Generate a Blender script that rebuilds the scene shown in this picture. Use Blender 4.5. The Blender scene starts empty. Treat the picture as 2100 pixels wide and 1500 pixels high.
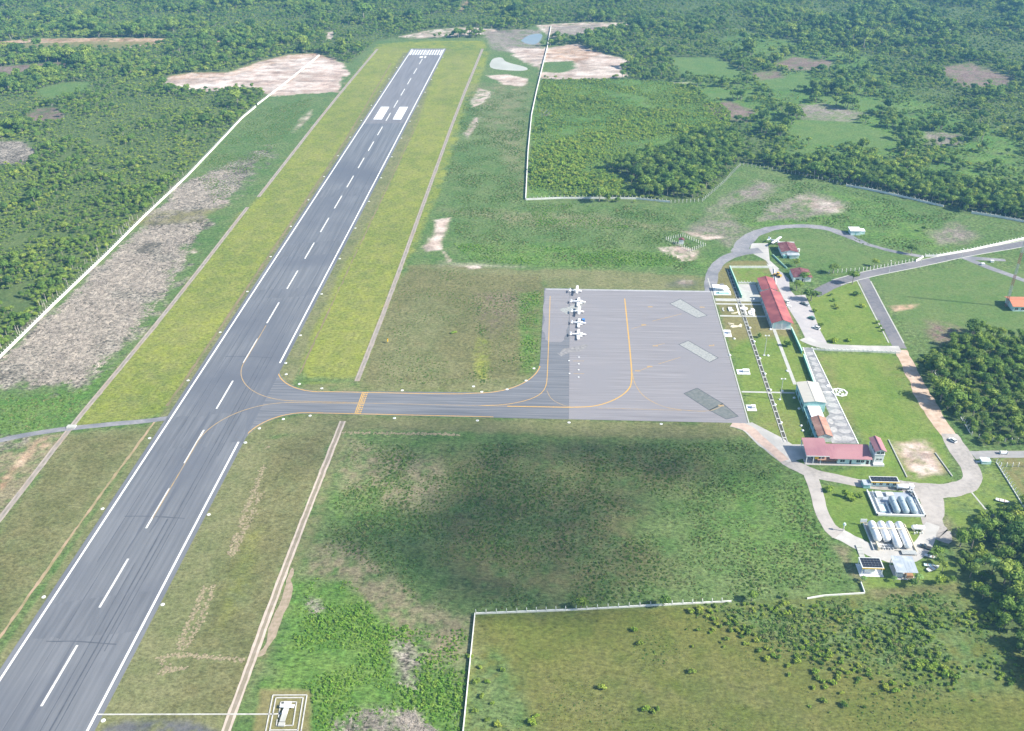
import bpy, math, random
import numpy as np
from mathutils import Matrix, Vector

# ------------------------------------------------------------------ camera, sky, sun, exposure
sc = bpy.context.scene
F_PX, PITCH, YAW, ROLL, CAM_H = 1918.09, 0.541173, 0.0628096, -0.0130478, 286.65
cam = bpy.data.cameras.new('camera')
cam.sensor_width = 36.0
cam.lens = 36.0 * F_PX / 2100.0
cam.clip_start = 1.0
cam.clip_end = 30000.0
cam_o = bpy.data.objects.new('camera', cam)
sc.collection.objects.link(cam_o)
CM = Matrix.Rotation(YAW, 3, 'Z') @ Matrix.Rotation(math.pi / 2 - PITCH, 3, 'X') @ Matrix.Rotation(ROLL, 3, 'Z')
cam_o.matrix_world = Matrix.Translation((0, 0, CAM_H)) @ CM.to_4x4()
sc.camera = cam_o

SUN_EL, SUN_AZ = math.radians(37.0), math.radians(101.5)      # azimuth clockwise from +Y
SUN_DIR = Vector((math.sin(SUN_AZ) * math.cos(SUN_EL), math.cos(SUN_AZ) * math.cos(SUN_EL), math.sin(SUN_EL)))
world = bpy.data.worlds.new('World')
sc.world = world
world.use_nodes = True
wn = world.node_tree.nodes
sky = wn.new('ShaderNodeTexSky')
sky.sky_type = 'NISHITA'
sky.sun_disc = False
sky.sun_elevation = SUN_EL
sky.sun_rotation = SUN_AZ
world.node_tree.links.new(sky.outputs[0], wn['Background'].inputs[0])
wn['Background'].inputs[1].default_value = 0.10
sun = bpy.data.lights.new('sun', 'SUN')
sun.energy = 4.6
sun.angle = math.radians(0.55)
sun.color = (1.0, 0.94, 0.83)
sun_o = bpy.data.objects.new('sun', sun)
sc.collection.objects.link(sun_o)
sun_o.rotation_euler = SUN_DIR.to_track_quat('Z', 'Y').to_euler()
sc.view_settings.view_transform = 'Standard'
sc.view_settings.look = 'None'
sc.view_settings.gamma = 1.0
sc.view_settings.use_curve_mapping = False
sc.view_settings.exposure = 1.18
sc.cycles.volume_bounces = 0
sc.cycles.max_bounces = 5
sc.cycles.transparent_max_bounces = 6

# ------------------------------------------------------------------ helpers
rnd = random.Random(7)
rng = np.random.default_rng(11)
col = sc.collection
CMn = np.array(CM)
PI = math.pi


def G(px, py, z=0.0):
    """photo pixel -> point on the horizontal plane at height z"""
    r = CMn @ np.array([(px - 1050) / F_PX, -(py - 750) / F_PX, -1.0])
    t = (z - CAM_H) / r[2]
    return (float(r[0] * t), float(r[1] * t))


def GL(pts, z=0.0):
    return [G(p[0], p[1], z) for p in pts]


def PJ(x, y, z=0.0):
    q = np.stack([x, y, np.zeros_like(x) + z - CAM_H], -1) @ CMn
    return 1050 - F_PX * q[..., 0] / q[..., 2], 750 + F_PX * q[..., 1] / q[..., 2]


def zm(ox, oy, s):
    return lambda x, y: (ox + x / s, oy + y / s)


Z3 = zm(1440, 470, 6.818)
Z4 = zm(1700, 460, 5.25)
Z5 = zm(1460, 590, 7.0)
Z6 = zm(1500, 740, 7.5)
Z7 = zm(1580, 840, 7.5)
Z8 = zm(1660, 940, 5.356)
ZA = zm(1080, 570, 4.375)


def _h(ix, iy, s):
    v = np.sin(ix * 127.1 + iy * 311.7 + s * 74.7) * 43758.5453
    return v - np.floor(v)


def vnoise(x, y, s=0):
    ix, iy = np.floor(x), np.floor(y)
    fx, fy = x - ix, y - iy
    fx = fx * fx * (3 - 2 * fx)
    fy = fy * fy * (3 - 2 * fy)
    a = _h(ix, iy, s) * (1 - fx) + _h(ix + 1, iy, s) * fx
    b = _h(ix, iy + 1, s) * (1 - fx) + _h(ix + 1, iy + 1, s) * fx
    return a * (1 - fy) + b * fy


def fbm(x, y, s=0, o=3):
    t, a, n = 0, 1.0, 0
    for i in range(o):
        t = t + a * vnoise(x * 2 ** i, y * 2 ** i, s + i)
        n += a
        a *= 0.55
    return t / n


def inpoly(x, y, poly):
    r = np.zeros(x.shape, bool)
    n = len(poly)
    for i in range(n):
        x0, y0 = poly[i]
        x1, y1 = poly[(i + 1) % n]
        if y0 == y1:
            continue
        c = ((y0 > y) != (y1 > y)) & (x < (x1 - x0) * (y - y0) / (y1 - y0) + x0)
        r ^= c
    return r


def sdf(x, y, poly):
    d = np.full(x.shape, 1e9)
    n = len(poly)
    for i in range(n):
        x0, y0 = poly[i]
        x1, y1 = poly[(i + 1) % n]
        ex, ey = x1 - x0, y1 - y0
        l2 = ex * ex + ey * ey + 1e-9
        t = np.clip(((x - x0) * ex + (y - y0) * ey) / l2, 0, 1)
        d = np.minimum(d, (x - x0 - t * ex) ** 2 + (y - y0 - t * ey) ** 2)
    d = np.sqrt(d)
    return np.where(inpoly(x, y, poly), -d, d)


# ---- materials
MATS = {}


def pm(name, c1, c2=None, scale=0.3, rough=0.8, bump=0.0, stretch=(1, 1, 1), detail=5.0, lo=0.35, hi=0.65, spec=0.3,
       c3=None, scale3=0.03, metal=0.0, obj_rand=0.0):
    """noise-mixed procedural material, in object coordinates (metres)"""
    if name in MATS:
        return MATS[name]
    m = bpy.data.materials.new(name)
    m.use_nodes = True
    nt = m.node_tree
    N, L = nt.nodes, nt.links
    b = N['Principled BSDF']
    b.inputs['Roughness'].default_value = rough
    b.inputs['Specular IOR Level'].default_value = spec
    b.inputs['Metallic'].default_value = metal
    c2 = c2 or tuple(min(1, v * 0.82) for v in c1)
    tc = N.new('ShaderNodeTexCoord')
    mp = N.new('ShaderNodeMapping')
    mp.inputs['Scale'].default_value = stretch
    L.new(tc.outputs['Object'], mp.inputs[0])
    nz = N.new('ShaderNodeTexNoise')
    nz.inputs['Scale'].default_value = scale
    nz.inputs['Detail'].default_value = detail
    L.new(mp.outputs[0], nz.inputs[0])
    rp = N.new('ShaderNodeValToRGB')
    rp.color_ramp.elements[0].position = lo
    rp.color_ramp.elements[1].position = hi
    rp.color_ramp.elements[0].color = (*c1, 1)
    rp.color_ramp.elements[1].color = (*c2, 1)
    L.new(nz.outputs[0], rp.inputs[0])
    out = rp.outputs[0]
    if c3:
        n3 = N.new('ShaderNodeTexNoise')
        n3.inputs['Scale'].default_value = scale3
        n3.inputs['Detail'].default_value = 4
        L.new(tc.outputs['Object'], n3.inputs[0])
        r3 = N.new('ShaderNodeMapRange')
        r3.inputs[1].default_value = 0.45
        r3.inputs[2].default_value = 0.65
        L.new(n3.outputs[0], r3.inputs[0])
        mx = N.new('ShaderNodeMixRGB')
        mx.inputs[2].default_value = (*c3, 1)
        L.new(r3.outputs[0], mx.inputs[0])
        L.new(out, mx.inputs[1])
        out = mx.outputs[0]
    if obj_rand:
        oi = N.new('ShaderNodeObjectInfo')
        mr = N.new('ShaderNodeMapRange')
        mr.inputs[3].default_value = 1 - obj_rand
        mr.inputs[4].default_value = 1 + obj_rand
        L.new(oi.outputs['Random'], mr.inputs[0])
        mu = N.new('ShaderNodeVectorMath')
        mu.operation = 'SCALE'
        L.new(out, mu.inputs[0])
        L.new(mr.outputs[0], mu.inputs[3])
        out = mu.outputs[0]
    L.new(out, b.inputs['Base Color'])
    if bump:
        bp = N.new('ShaderNodeBump')
        bp.inputs['Strength'].default_value = 0.6
        bp.inputs['Distance'].default_value = bump
        L.new(nz.outputs[0], bp.inputs['Height'])
        L.new(bp.outputs[0], b.inputs['Normal'])
    MATS[name] = m
    return m


def leaf_mat(name, ca, cb, cc, transl=0.25):
    """foliage: colour varies from tree to tree and from clump to clump"""
    m = bpy.data.materials.new(name)
    m.use_nodes = True
    nt = m.node_tree
    N, L = nt.nodes, nt.links
    b = N['Principled BSDF']
    b.inputs['Roughness'].default_value = 0.65
    b.inputs['Specular IOR Level'].default_value = 0.18
    oi = N.new('ShaderNodeObjectInfo')
    rp = N.new('ShaderNodeValToRGB')
    e = rp.color_ramp.elements
    e[0].position, e[0].color = 0.0, (*ca, 1)
    e[1].position, e[1].color = 1.0, (*cc, 1)
    k = e.new(0.55)
    k.color = (*cb, 1)
    L.new(oi.outputs['Random'], rp.inputs[0])
    tc = N.new('ShaderNodeTexCoord')
    nz = N.new('ShaderNodeTexNoise')
    nz.inputs['Scale'].default_value = 0.9
    nz.inputs['Detail'].default_value = 3
    L.new(tc.outputs['Object'], nz.inputs[0])
    mr = N.new('ShaderNodeMapRange')
    mr.inputs[1].default_value = 0.3
    mr.inputs[2].default_value = 0.7
    mr.inputs[3].default_value = 0.7
    mr.inputs[4].default_value = 1.35
    L.new(nz.outputs[0], mr.inputs[0])
    mu = N.new('ShaderNodeVectorMath')
    mu.operation = 'SCALE'
    L.new(rp.outputs[0], mu.inputs[0])
    L.new(mr.outputs[0], mu.inputs[3])
    L.new(mu.outputs[0], b.inputs['Base Color'])
    tr = N.new('ShaderNodeBsdfTranslucent')
    L.new(mu.outputs[0], tr.inputs[0])
    mx = N.new('ShaderNodeMixShader')
    mx.inputs[0].default_value = transl
    L.new(b.outputs[0], mx.inputs[1])
    L.new(tr.outputs[0], mx.inputs[2])
    L.new(mx.outputs[0], N['Material Output'].inputs[0])
    MATS[name] = m
    return m


# ---- mesh builder
class MB:
    def __init__(s):
        s.v, s.f = [], []

    def add(s, vs, fs):
        o = len(s.v)
        s.v += [tuple(q) for q in vs]
        s.f += [tuple(i + o for i in q) for q in fs]
        return s

    def box(s, x0, x1, y0, y1, z0, z1):
        return s.add([(x0, y0, z0), (x1, y0, z0), (x1, y1, z0), (x0, y1, z0), (x0, y0, z1), (x1, y0, z1), (x1, y1, z1), (x0, y1, z1)],
                     [(3, 2, 1, 0), (4, 5, 6, 7), (0, 1, 5, 4), (1, 2, 6, 5), (2, 3, 7, 6), (3, 0, 4, 7)])

    def prism(s, poly, z0, z1):
        n = len(poly)
        a = sum(poly[i][0] * poly[(i + 1) % n][1] - poly[(i + 1) % n][0] * poly[i][1] for i in range(n))
        if a < 0:
            poly = poly[::-1]
        vs = [(p[0], p[1], z0) for p in poly] + [(p[0], p[1], z1) for p in poly]
        fs = [tuple(range(n))[::-1], tuple(range(n, 2 * n))] + [(i, (i + 1) % n, n + (i + 1) % n, n + i) for i in range(n)]
        return s.add(vs, fs)

    def bar(s, p, q, w, h):
        """box between ground points p and q: width w, from z = p[2] up by h"""
        p, q = Vector(p), Vector(q)
        d = (q - p)
        d.z = 0
        d.normalize()
        n = Vector((-d.y, d.x, 0)) * w / 2
        vs = [p - n, p + n, q + n, q - n]
        vs = vs + [v + Vector((0, 0, h)) for v in vs]
        return s.add(vs, [(0, 1, 2, 3), (7, 6, 5, 4), (0, 4, 5, 1), (1, 5, 6, 2), (2, 6, 7, 3), (3, 7, 4, 0)])

    def loft(s, rings, cap=True):
        n = len(rings[0])
        o = [v for r in rings for v in r]
        fs = []
        for k in range(len(rings) - 1):
            for i in range(n):
                j = (i + 1) % n
                fs.append((k * n + i, k * n + j, (k + 1) * n + j, (k + 1) * n + i))
        if cap:
            fs += [tuple(range(n))[::-1], tuple(range((len(rings) - 1) * n, len(rings) * n))]
        return s.add(o, fs)

    def tube(s, pts, rad, n=8):
        """round tube along pts with a radius for each point"""
        rings = []
        P = [Vector(p) for p in pts]
        if not hasattr(rad, '__len__'):
            rad = [rad] * len(P)
        for i, p in enumerate(P):
            d = (P[min(i + 1, len(P) - 1)] - P[max(i - 1, 0)]).normalized()
            a = d.orthogonal().normalized() if abs(d.z) < 0.9 else Vector((1, 0, 0))
            a = (a - d * a.dot(d)).normalized()
            b = d.cross(a)
            rings.append([p + (a * math.cos(2 * PI * k / n) + b * math.sin(2 * PI * k / n)) * rad[i] for k in range(n)])
        return s.loft(rings)

    def disc(s, x, y, z0, z1, r, n=12, ry=None):
        ry = ry or r
        return s.prism([(x + r * math.cos(2 * PI * k / n), y + ry * math.sin(2 * PI * k / n)) for k in range(n)], z0, z1)

    def mesh(s, name, smooth=False):
        me = bpy.data.meshes.new(name)
        me.from_pydata(s.v, [], s.f)
        me.update()
        if smooth:
            me.polygons.foreach_set('use_smooth', [True] * len(me.polygons))
        return me

    def build(s, name, mat, parent=None, loc=None, smooth=False):
        return obj(name, s.mesh(name, smooth), mat, parent, loc)


def obj(name, me, mat=None, parent=None, loc=None, rz=0.0):
    o = bpy.data.objects.new(name, me)
    if mat is not None and len(me.materials) == 0:
        me.materials.append(mat)
    col.objects.link(o)
    if parent:
        o.parent = parent
    if loc:
        o.location = loc
    if rz:
        o.rotation_euler.z = rz
    return o


def tag(o, label=None, cat=None, group=None, kind=None):
    if label:
        o['label'] = label
    if cat:
        o['category'] = cat
    if group:
        o['group'] = group
    if kind:
        o['kind'] = kind
    return o


def thing(name, label, cat, loc=(0, 0, 0), rz=0.0, group=None):
    o = bpy.data.objects.new(name, None)
    o.empty_display_size = 0.5
    col.objects.link(o)
    o.location = loc if len(loc) == 3 else (*loc, 0)
    o.rotation_euler.z = rz
    return tag(o, label, cat, group)


def dup(root, loc, rz=None, label=None, group=None, scale=None):
    r = root.copy()
    col.objects.link(r)
    r.location = loc if len(loc) == 3 else (*loc, 0)
    if rz is not None:
        r.rotation_euler.z = rz
    if scale:
        r.scale = scale if hasattr(scale, '__len__') else (scale,) * 3
    if label:
        r['label'] = label
    if group:
        r['group'] = group
    for ch in list(root.children):
        c = ch.copy()
        col.objects.link(c)
        c.parent = r
        for g in ch.children:
            d = g.copy()
            col.objects.link(d)
            d.parent = c
    return r


def sheet(name, poly, z, mat, parent=None, kind='structure', thick=0.03):
    """thin paved slab with its top at z"""
    o = MB().prism(poly, z - thick, z).build(name, mat, parent)
    if not parent and kind:
        o['kind'] = kind
    return o


def smooth_line(pts, step=2.0, it=2):
    P = [np.array(p, float) for p in pts]
    for _ in range(it):
        Q = [P[0]]
        for a, b in zip(P[:-1], P[1:]):
            Q += [a * .75 + b * .25, a * .25 + b * .75]
        Q.append(P[-1])
        P = Q
    out = [P[0]]
    for a, b in zip(P[:-1], P[1:]):
        n = max(1, int(np.linalg.norm(b - a) / step))
        out += [a + (b - a) * (k + 1) / n for k in range(n)]
    return np.array(out)


def strip(name, pts, width, z, mat, parent=None, step=2.5, it=2, jit=0.0, seed=1, closed_kind='structure', offset=0.0, thick=None):
    """ribbon along a ground line; width may be a number or one value per input point"""
    P = smooth_line(pts, step, it)
    n = len(P)
    T = np.gradient(P, axis=0)
    T /= np.linalg.norm(T, axis=1)[:, None] + 1e-9
    Nn = np.stack([-T[:, 1], T[:, 0]], 1)
    if hasattr(width, '__len__'):
        w = np.interp(np.linspace(0, 1, n), np.linspace(0, 1, len(width)), width)
    else:
        w = np.full(n, float(width))
    s = np.arange(n) * step
    a = w / 2 + jit * (fbm(s * .25, s * 0 + 3.3, seed) - .5) * 2
    b = w / 2 + jit * (fbm(s * .25, s * 0 + 9.1, seed + 5) - .5) * 2
    P = P + Nn * offset
    L_, R_ = P + Nn * a[:, None], P - Nn * b[:, None]
    if thick:
        rings = [[(L_[i][0], L_[i][1], z), (L_[i][0], L_[i][1], z - thick), (R_[i][0], R_[i][1], z - thick), (R_[i][0], R_[i][1], z)] for i in range(n)]
        mb = MB().loft(rings)
    else:
        vs = [(p[0], p[1], z) for p in L_] + [(p[0], p[1], z) for p in R_]
        mb = MB().add(vs, [(i, n + i, n + i + 1, i + 1) for i in range(n - 1)])
    o = mb.build(name, mat, parent)
    if not parent and closed_kind:
        o['kind'] = closed_kind
    return o


def arc(c, r, a0, a1, n=14):
    return [(c[0] + r * math.cos(math.radians(a0 + (a1 - a0) * k / n)), c[1] + r * math.sin(math.radians(a0 + (a1 - a0) * k / n))) for k in range(n + 1)]

# ------------------------------------------------------------------ ground
# surface kinds: two albedo colours mixed by noise
KIND = {
    'floor': ((.070, .110, .036), (.110, .145, .050)),
    'weed': ((.072, .132, .036), (.118, .160, .058)),
    'lush': ((.070, .150, .030), (.120, .190, .045)),
    'bright': ((.148, .186, .036), (.222, .240, .048)),
    'olive': ((.125, .142, .058), (.180, .178, .085)),
    'drybrown': ((.108, .115, .046), (.155, .148, .066)),
    'drytan': ((.165, .150, .085), (.240, .205, .125)),
    'field': ((.096, .120, .027), (.132, .134, .038)),
    'dead': ((.085, .075, .060), (.270, .240, .200)),
    'soil': ((.400, .290, .228), (.500, .420, .360)),
    'orange': ((.340, .195, .110), (.430, .300, .200)),
    'lawn': ((.112, .180, .036), (.165, .212, .052)),
    'lawn2': ((.090, .155, .045), (.125, .170, .060)),
    'mow': ((.160, .150, .060), (.200, .180, .080)),
    'purple': ((.135, .095, .080), (.210, .155, .130)),
    'crop': ((.085, .150, .040), (.120, .175, .052)),
    'mud': ((.155, .130, .110), (.250, .215, .185)),
    'ash': ((.075, .080, .085), (.130, .130, .130)),
}
# (kind, polygon in photo pixels, edge softness m, edge raggedness m, opacity)
AREAS = [
    ('weed', [(-200, 880), (0, 735), (215, 530), (385, 362), (530, 217), (655, 117), (720, 130), (770, 85), (800, 80), (990, 78), (1130, 50),
              (1112, 150), (1085, 250), (1078, 412), (1375, 417), (1440, 412), (1520, 335), (1690, 372), (1935, 428), (2100, 460), (2300, 490),
              (2300, 725), (2100, 712), (1990, 690), (1880, 735), (1930, 830), (2010, 915), (2300, 915), (2300, 1040), (2050, 1045),
              (2000, 1060), (1960, 1130), (1950, 1190), (1780, 1215), (1500, 1235), (975, 1260), (930, 1750), (-600, 1750)], 3, 3, 1),
    ('field', [(975, 1260), (1500, 1238), (1780, 1215), (1960, 1195), (2100, 1350), (2400, 1500), (2400, 1750), (925, 1750)], 1.5, 1.5, 1),
    ('weed', [(1440, 1240), (1780, 1220), (1950, 1200), (2060, 1300), (2090, 1420), (1950, 1420), (1800, 1380), (1650, 1340), (1540, 1300)], 8, 8, .8),
    ('weed', [(955, 1340), (1030, 1330), (1060, 1400), (1110, 1510), (945, 1510)], 4, 5, .9),
    ('drybrown', [(1080, 1380), (1300, 1330), (1560, 1360), (1700, 1450), (1700, 1520), (1100, 1520)], 18, 25, .35),
    ('bright', [(980, 1262), (1200, 1258), (1300, 1275), (1100, 1320), (985, 1340)], 10, 15, .25),
    ('drybrown', [(1780, 1205), (1960, 1195), (1960, 1215), (1790, 1228)], 3, 2, 1),
    # left strip
    ('dead', [(-120, 850), (0, 737), (215, 533), (385, 367), (470, 335), (560, 300), (500, 380), (440, 430), (395, 500), (345, 600), (250, 715),
              (170, 790), (60, 800), (-20, 800)], 6, 16, .97),
    ('weed', [(400, 350), (530, 220), (655, 195), (610, 280), (500, 340)], 8, 14, .4),
    ('mow', [(262, 448), (330, 432), (440, 428), (470, 420), (410, 458), (330, 462), (255, 468)], 6, 10, .5),
    ('lush', [(-80, 830), (60, 812), (170, 795), (250, 735), (140, 875), (0, 895), (-100, 905)], 4, 6, .8),
    ('soil', [(388, 515), (400, 508), (405, 518), (395, 522)], 1, 1, .6),
    ('soil', [(440, 412), (470, 411), (468, 418), (450, 418)], 1, 1, .9),
    ('soil', [(600, 272), (612, 245), (640, 225), (638, 238), (615, 262)], 1.5, 2, .8),
    ('weed', [(560, 280), (640, 196), (690, 192), (640, 230), (560, 320), (500, 400), (470, 420)], 3, 4, .5),
    # strips beside the runway
    ('bright', [(140, 882), (240, 763), (340, 643), (505, 428), (530, 405), (680, 213), (772, 96), (846, 95), (800, 170), (690, 335), (562, 514),
                (408, 745), (335, 850)], 3, 3, 1),
    ('olive', [(0, 1085), (140, 890), (330, 868), (205, 1025), (0, 1305)], 3, 3, 1),
    ('drybrown', [(-60, 1180), (0, 1085), (135, 895), (300, 880), (200, 1000), (80, 1160), (-20, 1320)], 5, 8, .85),
    ('drytan', [(-100, 920), (0, 905), (135, 888), (0, 1070), (-120, 1200)], 3, 3, .9),
    ('dead', [(-40, 905), (0, 893), (65, 893), (50, 912), (0, 928), (-40, 930)], 2, 2, .9),
    ('orange', [(0, 990), (40, 940), (75, 905), (95, 897), (100, 925), (80, 915), (40, 960), (0, 1010)], 2, 2, .75),
    ('olive', 'W', [(-220, 150), (-214, 150), (-214, 1290), (-222, 1290)], 1.2, .5, 1),
    ('olive', 'W', [(-169, 150), (-154, 150), (-154, 430), (-169, 430)], 4, 2, 1),
    ('olive', 'W', [(-169, 443), (-155, 443), (-157, 1310), (-172, 1310)], 1.5, 1.5, 1),
    ('bright', [(905, 105), (985, 100), (945, 215), (885, 385), (860, 455), (835, 530), (805, 610), (742, 772), (628, 778), (615, 755), (640, 690),
                (700, 560), (790, 400), (860, 240)], 3, 3, 1),
    ('bright', [(990, 98), (1003, 110), (965, 225), (905, 395), (885, 430), (850, 515), (822, 540), (835, 505), (884, 385), (945, 215)], 3, 3, .8),
    ('bright', [(770, 92), (850, 84), (990, 84), (1000, 100), (850, 104), (800, 104)], 3, 3, .9),
    ('olive', [(700, 240), (860, 235), (862, 255), (690, 258)], 3, 3, 0),
    ('olive', [(140, 882), (340, 643), (530, 405), (772, 96), (846, 95), (690, 335), (408, 745), (335, 850)], 8, 26, .3),
    ('olive', [(905, 105), (985, 100), (885, 385), (742, 772), (628, 778), (700, 560), (860, 240)], 8, 26, .3),
    # west of the apron
    ('weed', [(960, 200), (1090, 190), (1078, 410), (1380, 420), (1450, 560), (1110, 560), (960, 540), (860, 520), (900, 400)], 4, 4, 1),
    ('drytan', [(950, 170), (1085, 170), (1078, 400), (985, 260)], 8, 12, .35),
    ('drytan', [(900, 430), (1250, 440), (1400, 470), (1100, 470)], 6, 12, .4),
    ('lush', [(930, 500), (1100, 500), (1380, 520), (1420, 550), (1110, 548), (960, 530)], 5, 7, .75),
    ('lush', [(1440, 560), (1380, 520), (1300, 480), (1440, 530), (1470, 530)], 3, 3, .5),
    ('drybrown', [(800, 610), (838, 545), (960, 545), (1115, 560), (1115, 600), (1105, 745), (1060, 790), (1000, 800), (760, 797), (738, 782)], 3, 3, 1),
    ('olive', [(790, 660), (870, 600), (940, 640), (900, 720), (960, 760), (850, 790), (760, 780)], 6, 14, .7),
    ('purple', [(975, 602), (1075, 594), (1085, 640), (1010, 690), (985, 660)], 5, 6, .35),
    ('lush', [(1062, 600), (1113, 598), (1104, 750), (1066, 786)], 3, 3, .55),
    ('bright', [(980, 690), (1000, 700), (1005, 780), (985, 790), (970, 760)], 2, 3, .6),
    ('bright', [(1000, 800), (1080, 775), (1060, 800), (860, 800), (760, 798), (640, 795), (620, 780), (760, 790)], 2, 2, .45),
    ('olive', [(845, 545), (960, 552), (1200, 553), (1450, 568), (1453, 597), (1116, 591), (1110, 565), (960, 560)], 3, 3, 1),
    ('olive', 'W', [(-150, 443), (-38, 443), (-25, 455), (-14, 470), (-30, 462), (-150, 450)], 2, 1, .9),
    # south of the taxiway
    ('olive', [(490, 908), (560, 862), (640, 850), (1495, 868), (1550, 905), (1450, 905), (1200, 895), (900, 885), (690, 885)], 3, 4, 1),
    ('olive', [(488, 910), (690, 875), (590, 1150), (480, 1480), (440, 1600), (120, 1700), (190, 1485)], 2, 2, 1),
    ('drybrown', [(560, 900), (680, 885), (640, 1000), (585, 1150), (490, 1460), (330, 1480), (420, 1250), (470, 1100)], 5, 8, .8),
    ('bright', [(500, 1090), (540, 1080), (520, 1160), (470, 1290), (440, 1290), (480, 1170)], 5, 6, .3),
    ('ash', [(210, 1492), (260, 1478), (400, 1480), (455, 1500), (450, 1540), (190, 1540)], 2, 3, .8),
    ('weed', [(700, 892), (1200, 905), (1530, 900), (1650, 975), (1700, 1110), (1768, 1200), (1500, 1233), (975, 1258), (880, 1250), (690, 1120)], 4, 5, 1),
    ('drybrown', [(900, 920), (1350, 910), (1560, 960), (1300, 1020), (1400, 1200), (1200, 1240), (1000, 1240), (860, 1150)], 10, 20, .7),
    ('lush', [(1450, 930), (1560, 940), (1650, 985), (1690, 1080), (1740, 1180), (1600, 1220), (1500, 1150), (1480, 1050)], 10, 18, .45),
    ('drytan', [(690, 895), (900, 940), (930, 980), (880, 1050), (740, 1050), (680, 970)], 6, 10, .65),
    ('drytan', [(640, 1110), (740, 1120), (900, 1250), (972, 1262), (955, 1350), (880, 1360), (800, 1300), (700, 1200), (620, 1180)], 6, 10, .8),
    ('olive', [(700, 870), (720, 880), (640, 1120), (600, 1180), (560, 1330), (510, 1420), (590, 1150)], 3, 3, .8),
    ('lush', [(600, 1190), (720, 1190), (790, 1290), (870, 1400), (945, 1430), (945, 1520), (555, 1520), (545, 1430), (580, 1330)], 5, 9, 1),
    ('lush', [(680, 1020), (780, 1010), (790, 1060), (690, 1070)], 5, 8, .7),
    ('dead', [(800, 1310), (865, 1325), (855, 1420), (810, 1400)], 3, 7, .8),
    ('dead', [(690, 1475), (760, 1455), (850, 1455), (900, 1500), (900, 1530), (680, 1530)], 3, 6, .9),
    ('dead', [(620, 1225), (660, 1225), (665, 1255), (640, 1260)], 2, 3, .6),
    ('mow', [(535, 1415), (640, 1415), (636, 1530), (515, 1530)], 1.2, 1, 1),
    # terminal and fuel area
    ('mow', [(1462, 560), (1500, 535), (1575, 535), (1600, 600), (1640, 680), (1636, 720), (1500, 720), (1460, 590)], 2, 1, 1),
    ('lawn', [(1500, 545), (1572, 545), (1592, 588), (1518, 590)], 2, 2, .8),
    ('lawn', [(1490, 700), (1560, 690), (1640, 690), (1668, 785), (1655, 900), (1640, 940), (1545, 868)], 6, 5, 1),
    ('mow', [(1530, 830), (1640, 860), (1640, 940), (1545, 868)], 8, 6, .35),
    ('lawn', [(1672, 722), (1838, 726), (1880, 800), (1935, 890), (1955, 960), (1820, 970), (1770, 910), (1730, 850)], 3, 3, 1),
    ('mow', [(1672, 722), (1700, 730), (1770, 900), (1735, 880)], 5, 5, .5),
    ('mow', [(1850, 730), (1925, 880), (1900, 880), (1800, 740)], 5, 5, .3),
    ('lawn', [(1650, 620), (1690, 595), (1762, 572), (1832, 706), (1720, 712), (1685, 695)], 2, 2, 1),
    ('lawn2', [(1785, 575), (2000, 538), (2100, 556), (2300, 610), (2300, 725), (2100, 712), (1990, 690), (1920, 700), (1850, 660)], 4, 4, 1),
    ('purple', [(1900, 660), (1960, 670), (2000, 690), (1930, 710), (1900, 690)], 5, 6, .8),
    ('orange', [(1822, 628), (1885, 624), (1870, 634), (1835, 640)], 1.5, 1.5, .7),
    ('lawn2', [(1520, 480), (1640, 470), (1740, 500), (1860, 525), (1720, 560), (1640, 545), (1600, 500)], 4, 4, .9),
    ('lush', [(1480, 470), (1700, 390), (1830, 420), (1940, 470), (1960, 520), (1800, 500), (1740, 470)], 6, 8, .6),
    ('mud', [(1500, 395), (1560, 370), (1600, 380), (1560, 410), (1450, 430)], 6, 10, .7),
    ('mud', [(1580, 420), (1660, 395), (1740, 415), (1720, 440), (1640, 450), (1550, 455)], 6, 10, .75),
    ('soil', [(1635, 400), (1655, 405), (1700, 412), (1735, 425), (1720, 440), (1650, 425)], 3, 6, .5),
    ('mud', [(1900, 480), (1960, 455), (2010, 480), (1980, 500), (1920, 505)], 5, 9, .6),
    ('mud', [(1480, 430), (1540, 470), (1500, 510), (1400, 470)], 5, 8, .5),
    ('lawn', [(1682, 1000), (1770, 990), (1800, 1060), (1800, 1140), (1750, 1110), (1705, 1070)], 2, 2, 1),
    ('lawn', [(1800, 1060), (1900, 1060), (1905, 1100), (1870, 1140), (1800, 1120)], 2, 2, 1),
    ('lawn', [(1745, 1130), (1800, 1150), (1960, 1150), (1960, 1195), (1780, 1205)], 2, 2, 1),
    ('lawn', [(1670, 970), (1830, 950), (1960, 985), (1900, 1000), (1780, 985)], 2, 2, 1),
    ('lawn', [(1925, 1025), (1990, 1000), (2045, 945), (2110, 1010), (2110, 1060), (2040, 1055), (1990, 1085), (1950, 1090)], 3, 3, .9),
    ('mow', [(2030, 925), (2300, 930), (2300, 1040), (2110, 1040), (2050, 960)], 3, 3, .7),
    ('drytan', [(1935, 1050), (1985, 1090), (1960, 1130), (1925, 1110), (1920, 1080)], 3, 5, .5),
    ('drytan', [(1700, 1115), (1745, 1120), (1770, 1200), (1740, 1180)], 3, 3, .6),
    ('orange', [(1830, 905), (1905, 902), (1950, 972), (1865, 980), (1845, 945)], 2, 3, .35),
    ('soil', [(1838, 908), (1895, 906), (1930, 950), (1925, 972), (1870, 975), (1850, 940)], 3, 4, .85),
    ('soil', [(1350, 509), (1395, 505), (1432, 515), (1428, 532), (1400, 536), (1365, 520)], 2, 3, .85),
    ('soil', [(1400, 474), (1450, 478), (1490, 488), (1450, 494), (1420, 486)], 2, 3, .75),
    ('mud', [(1405, 476), (1440, 466), (1500, 472), (1470, 484)], 3, 4, .6),
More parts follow.
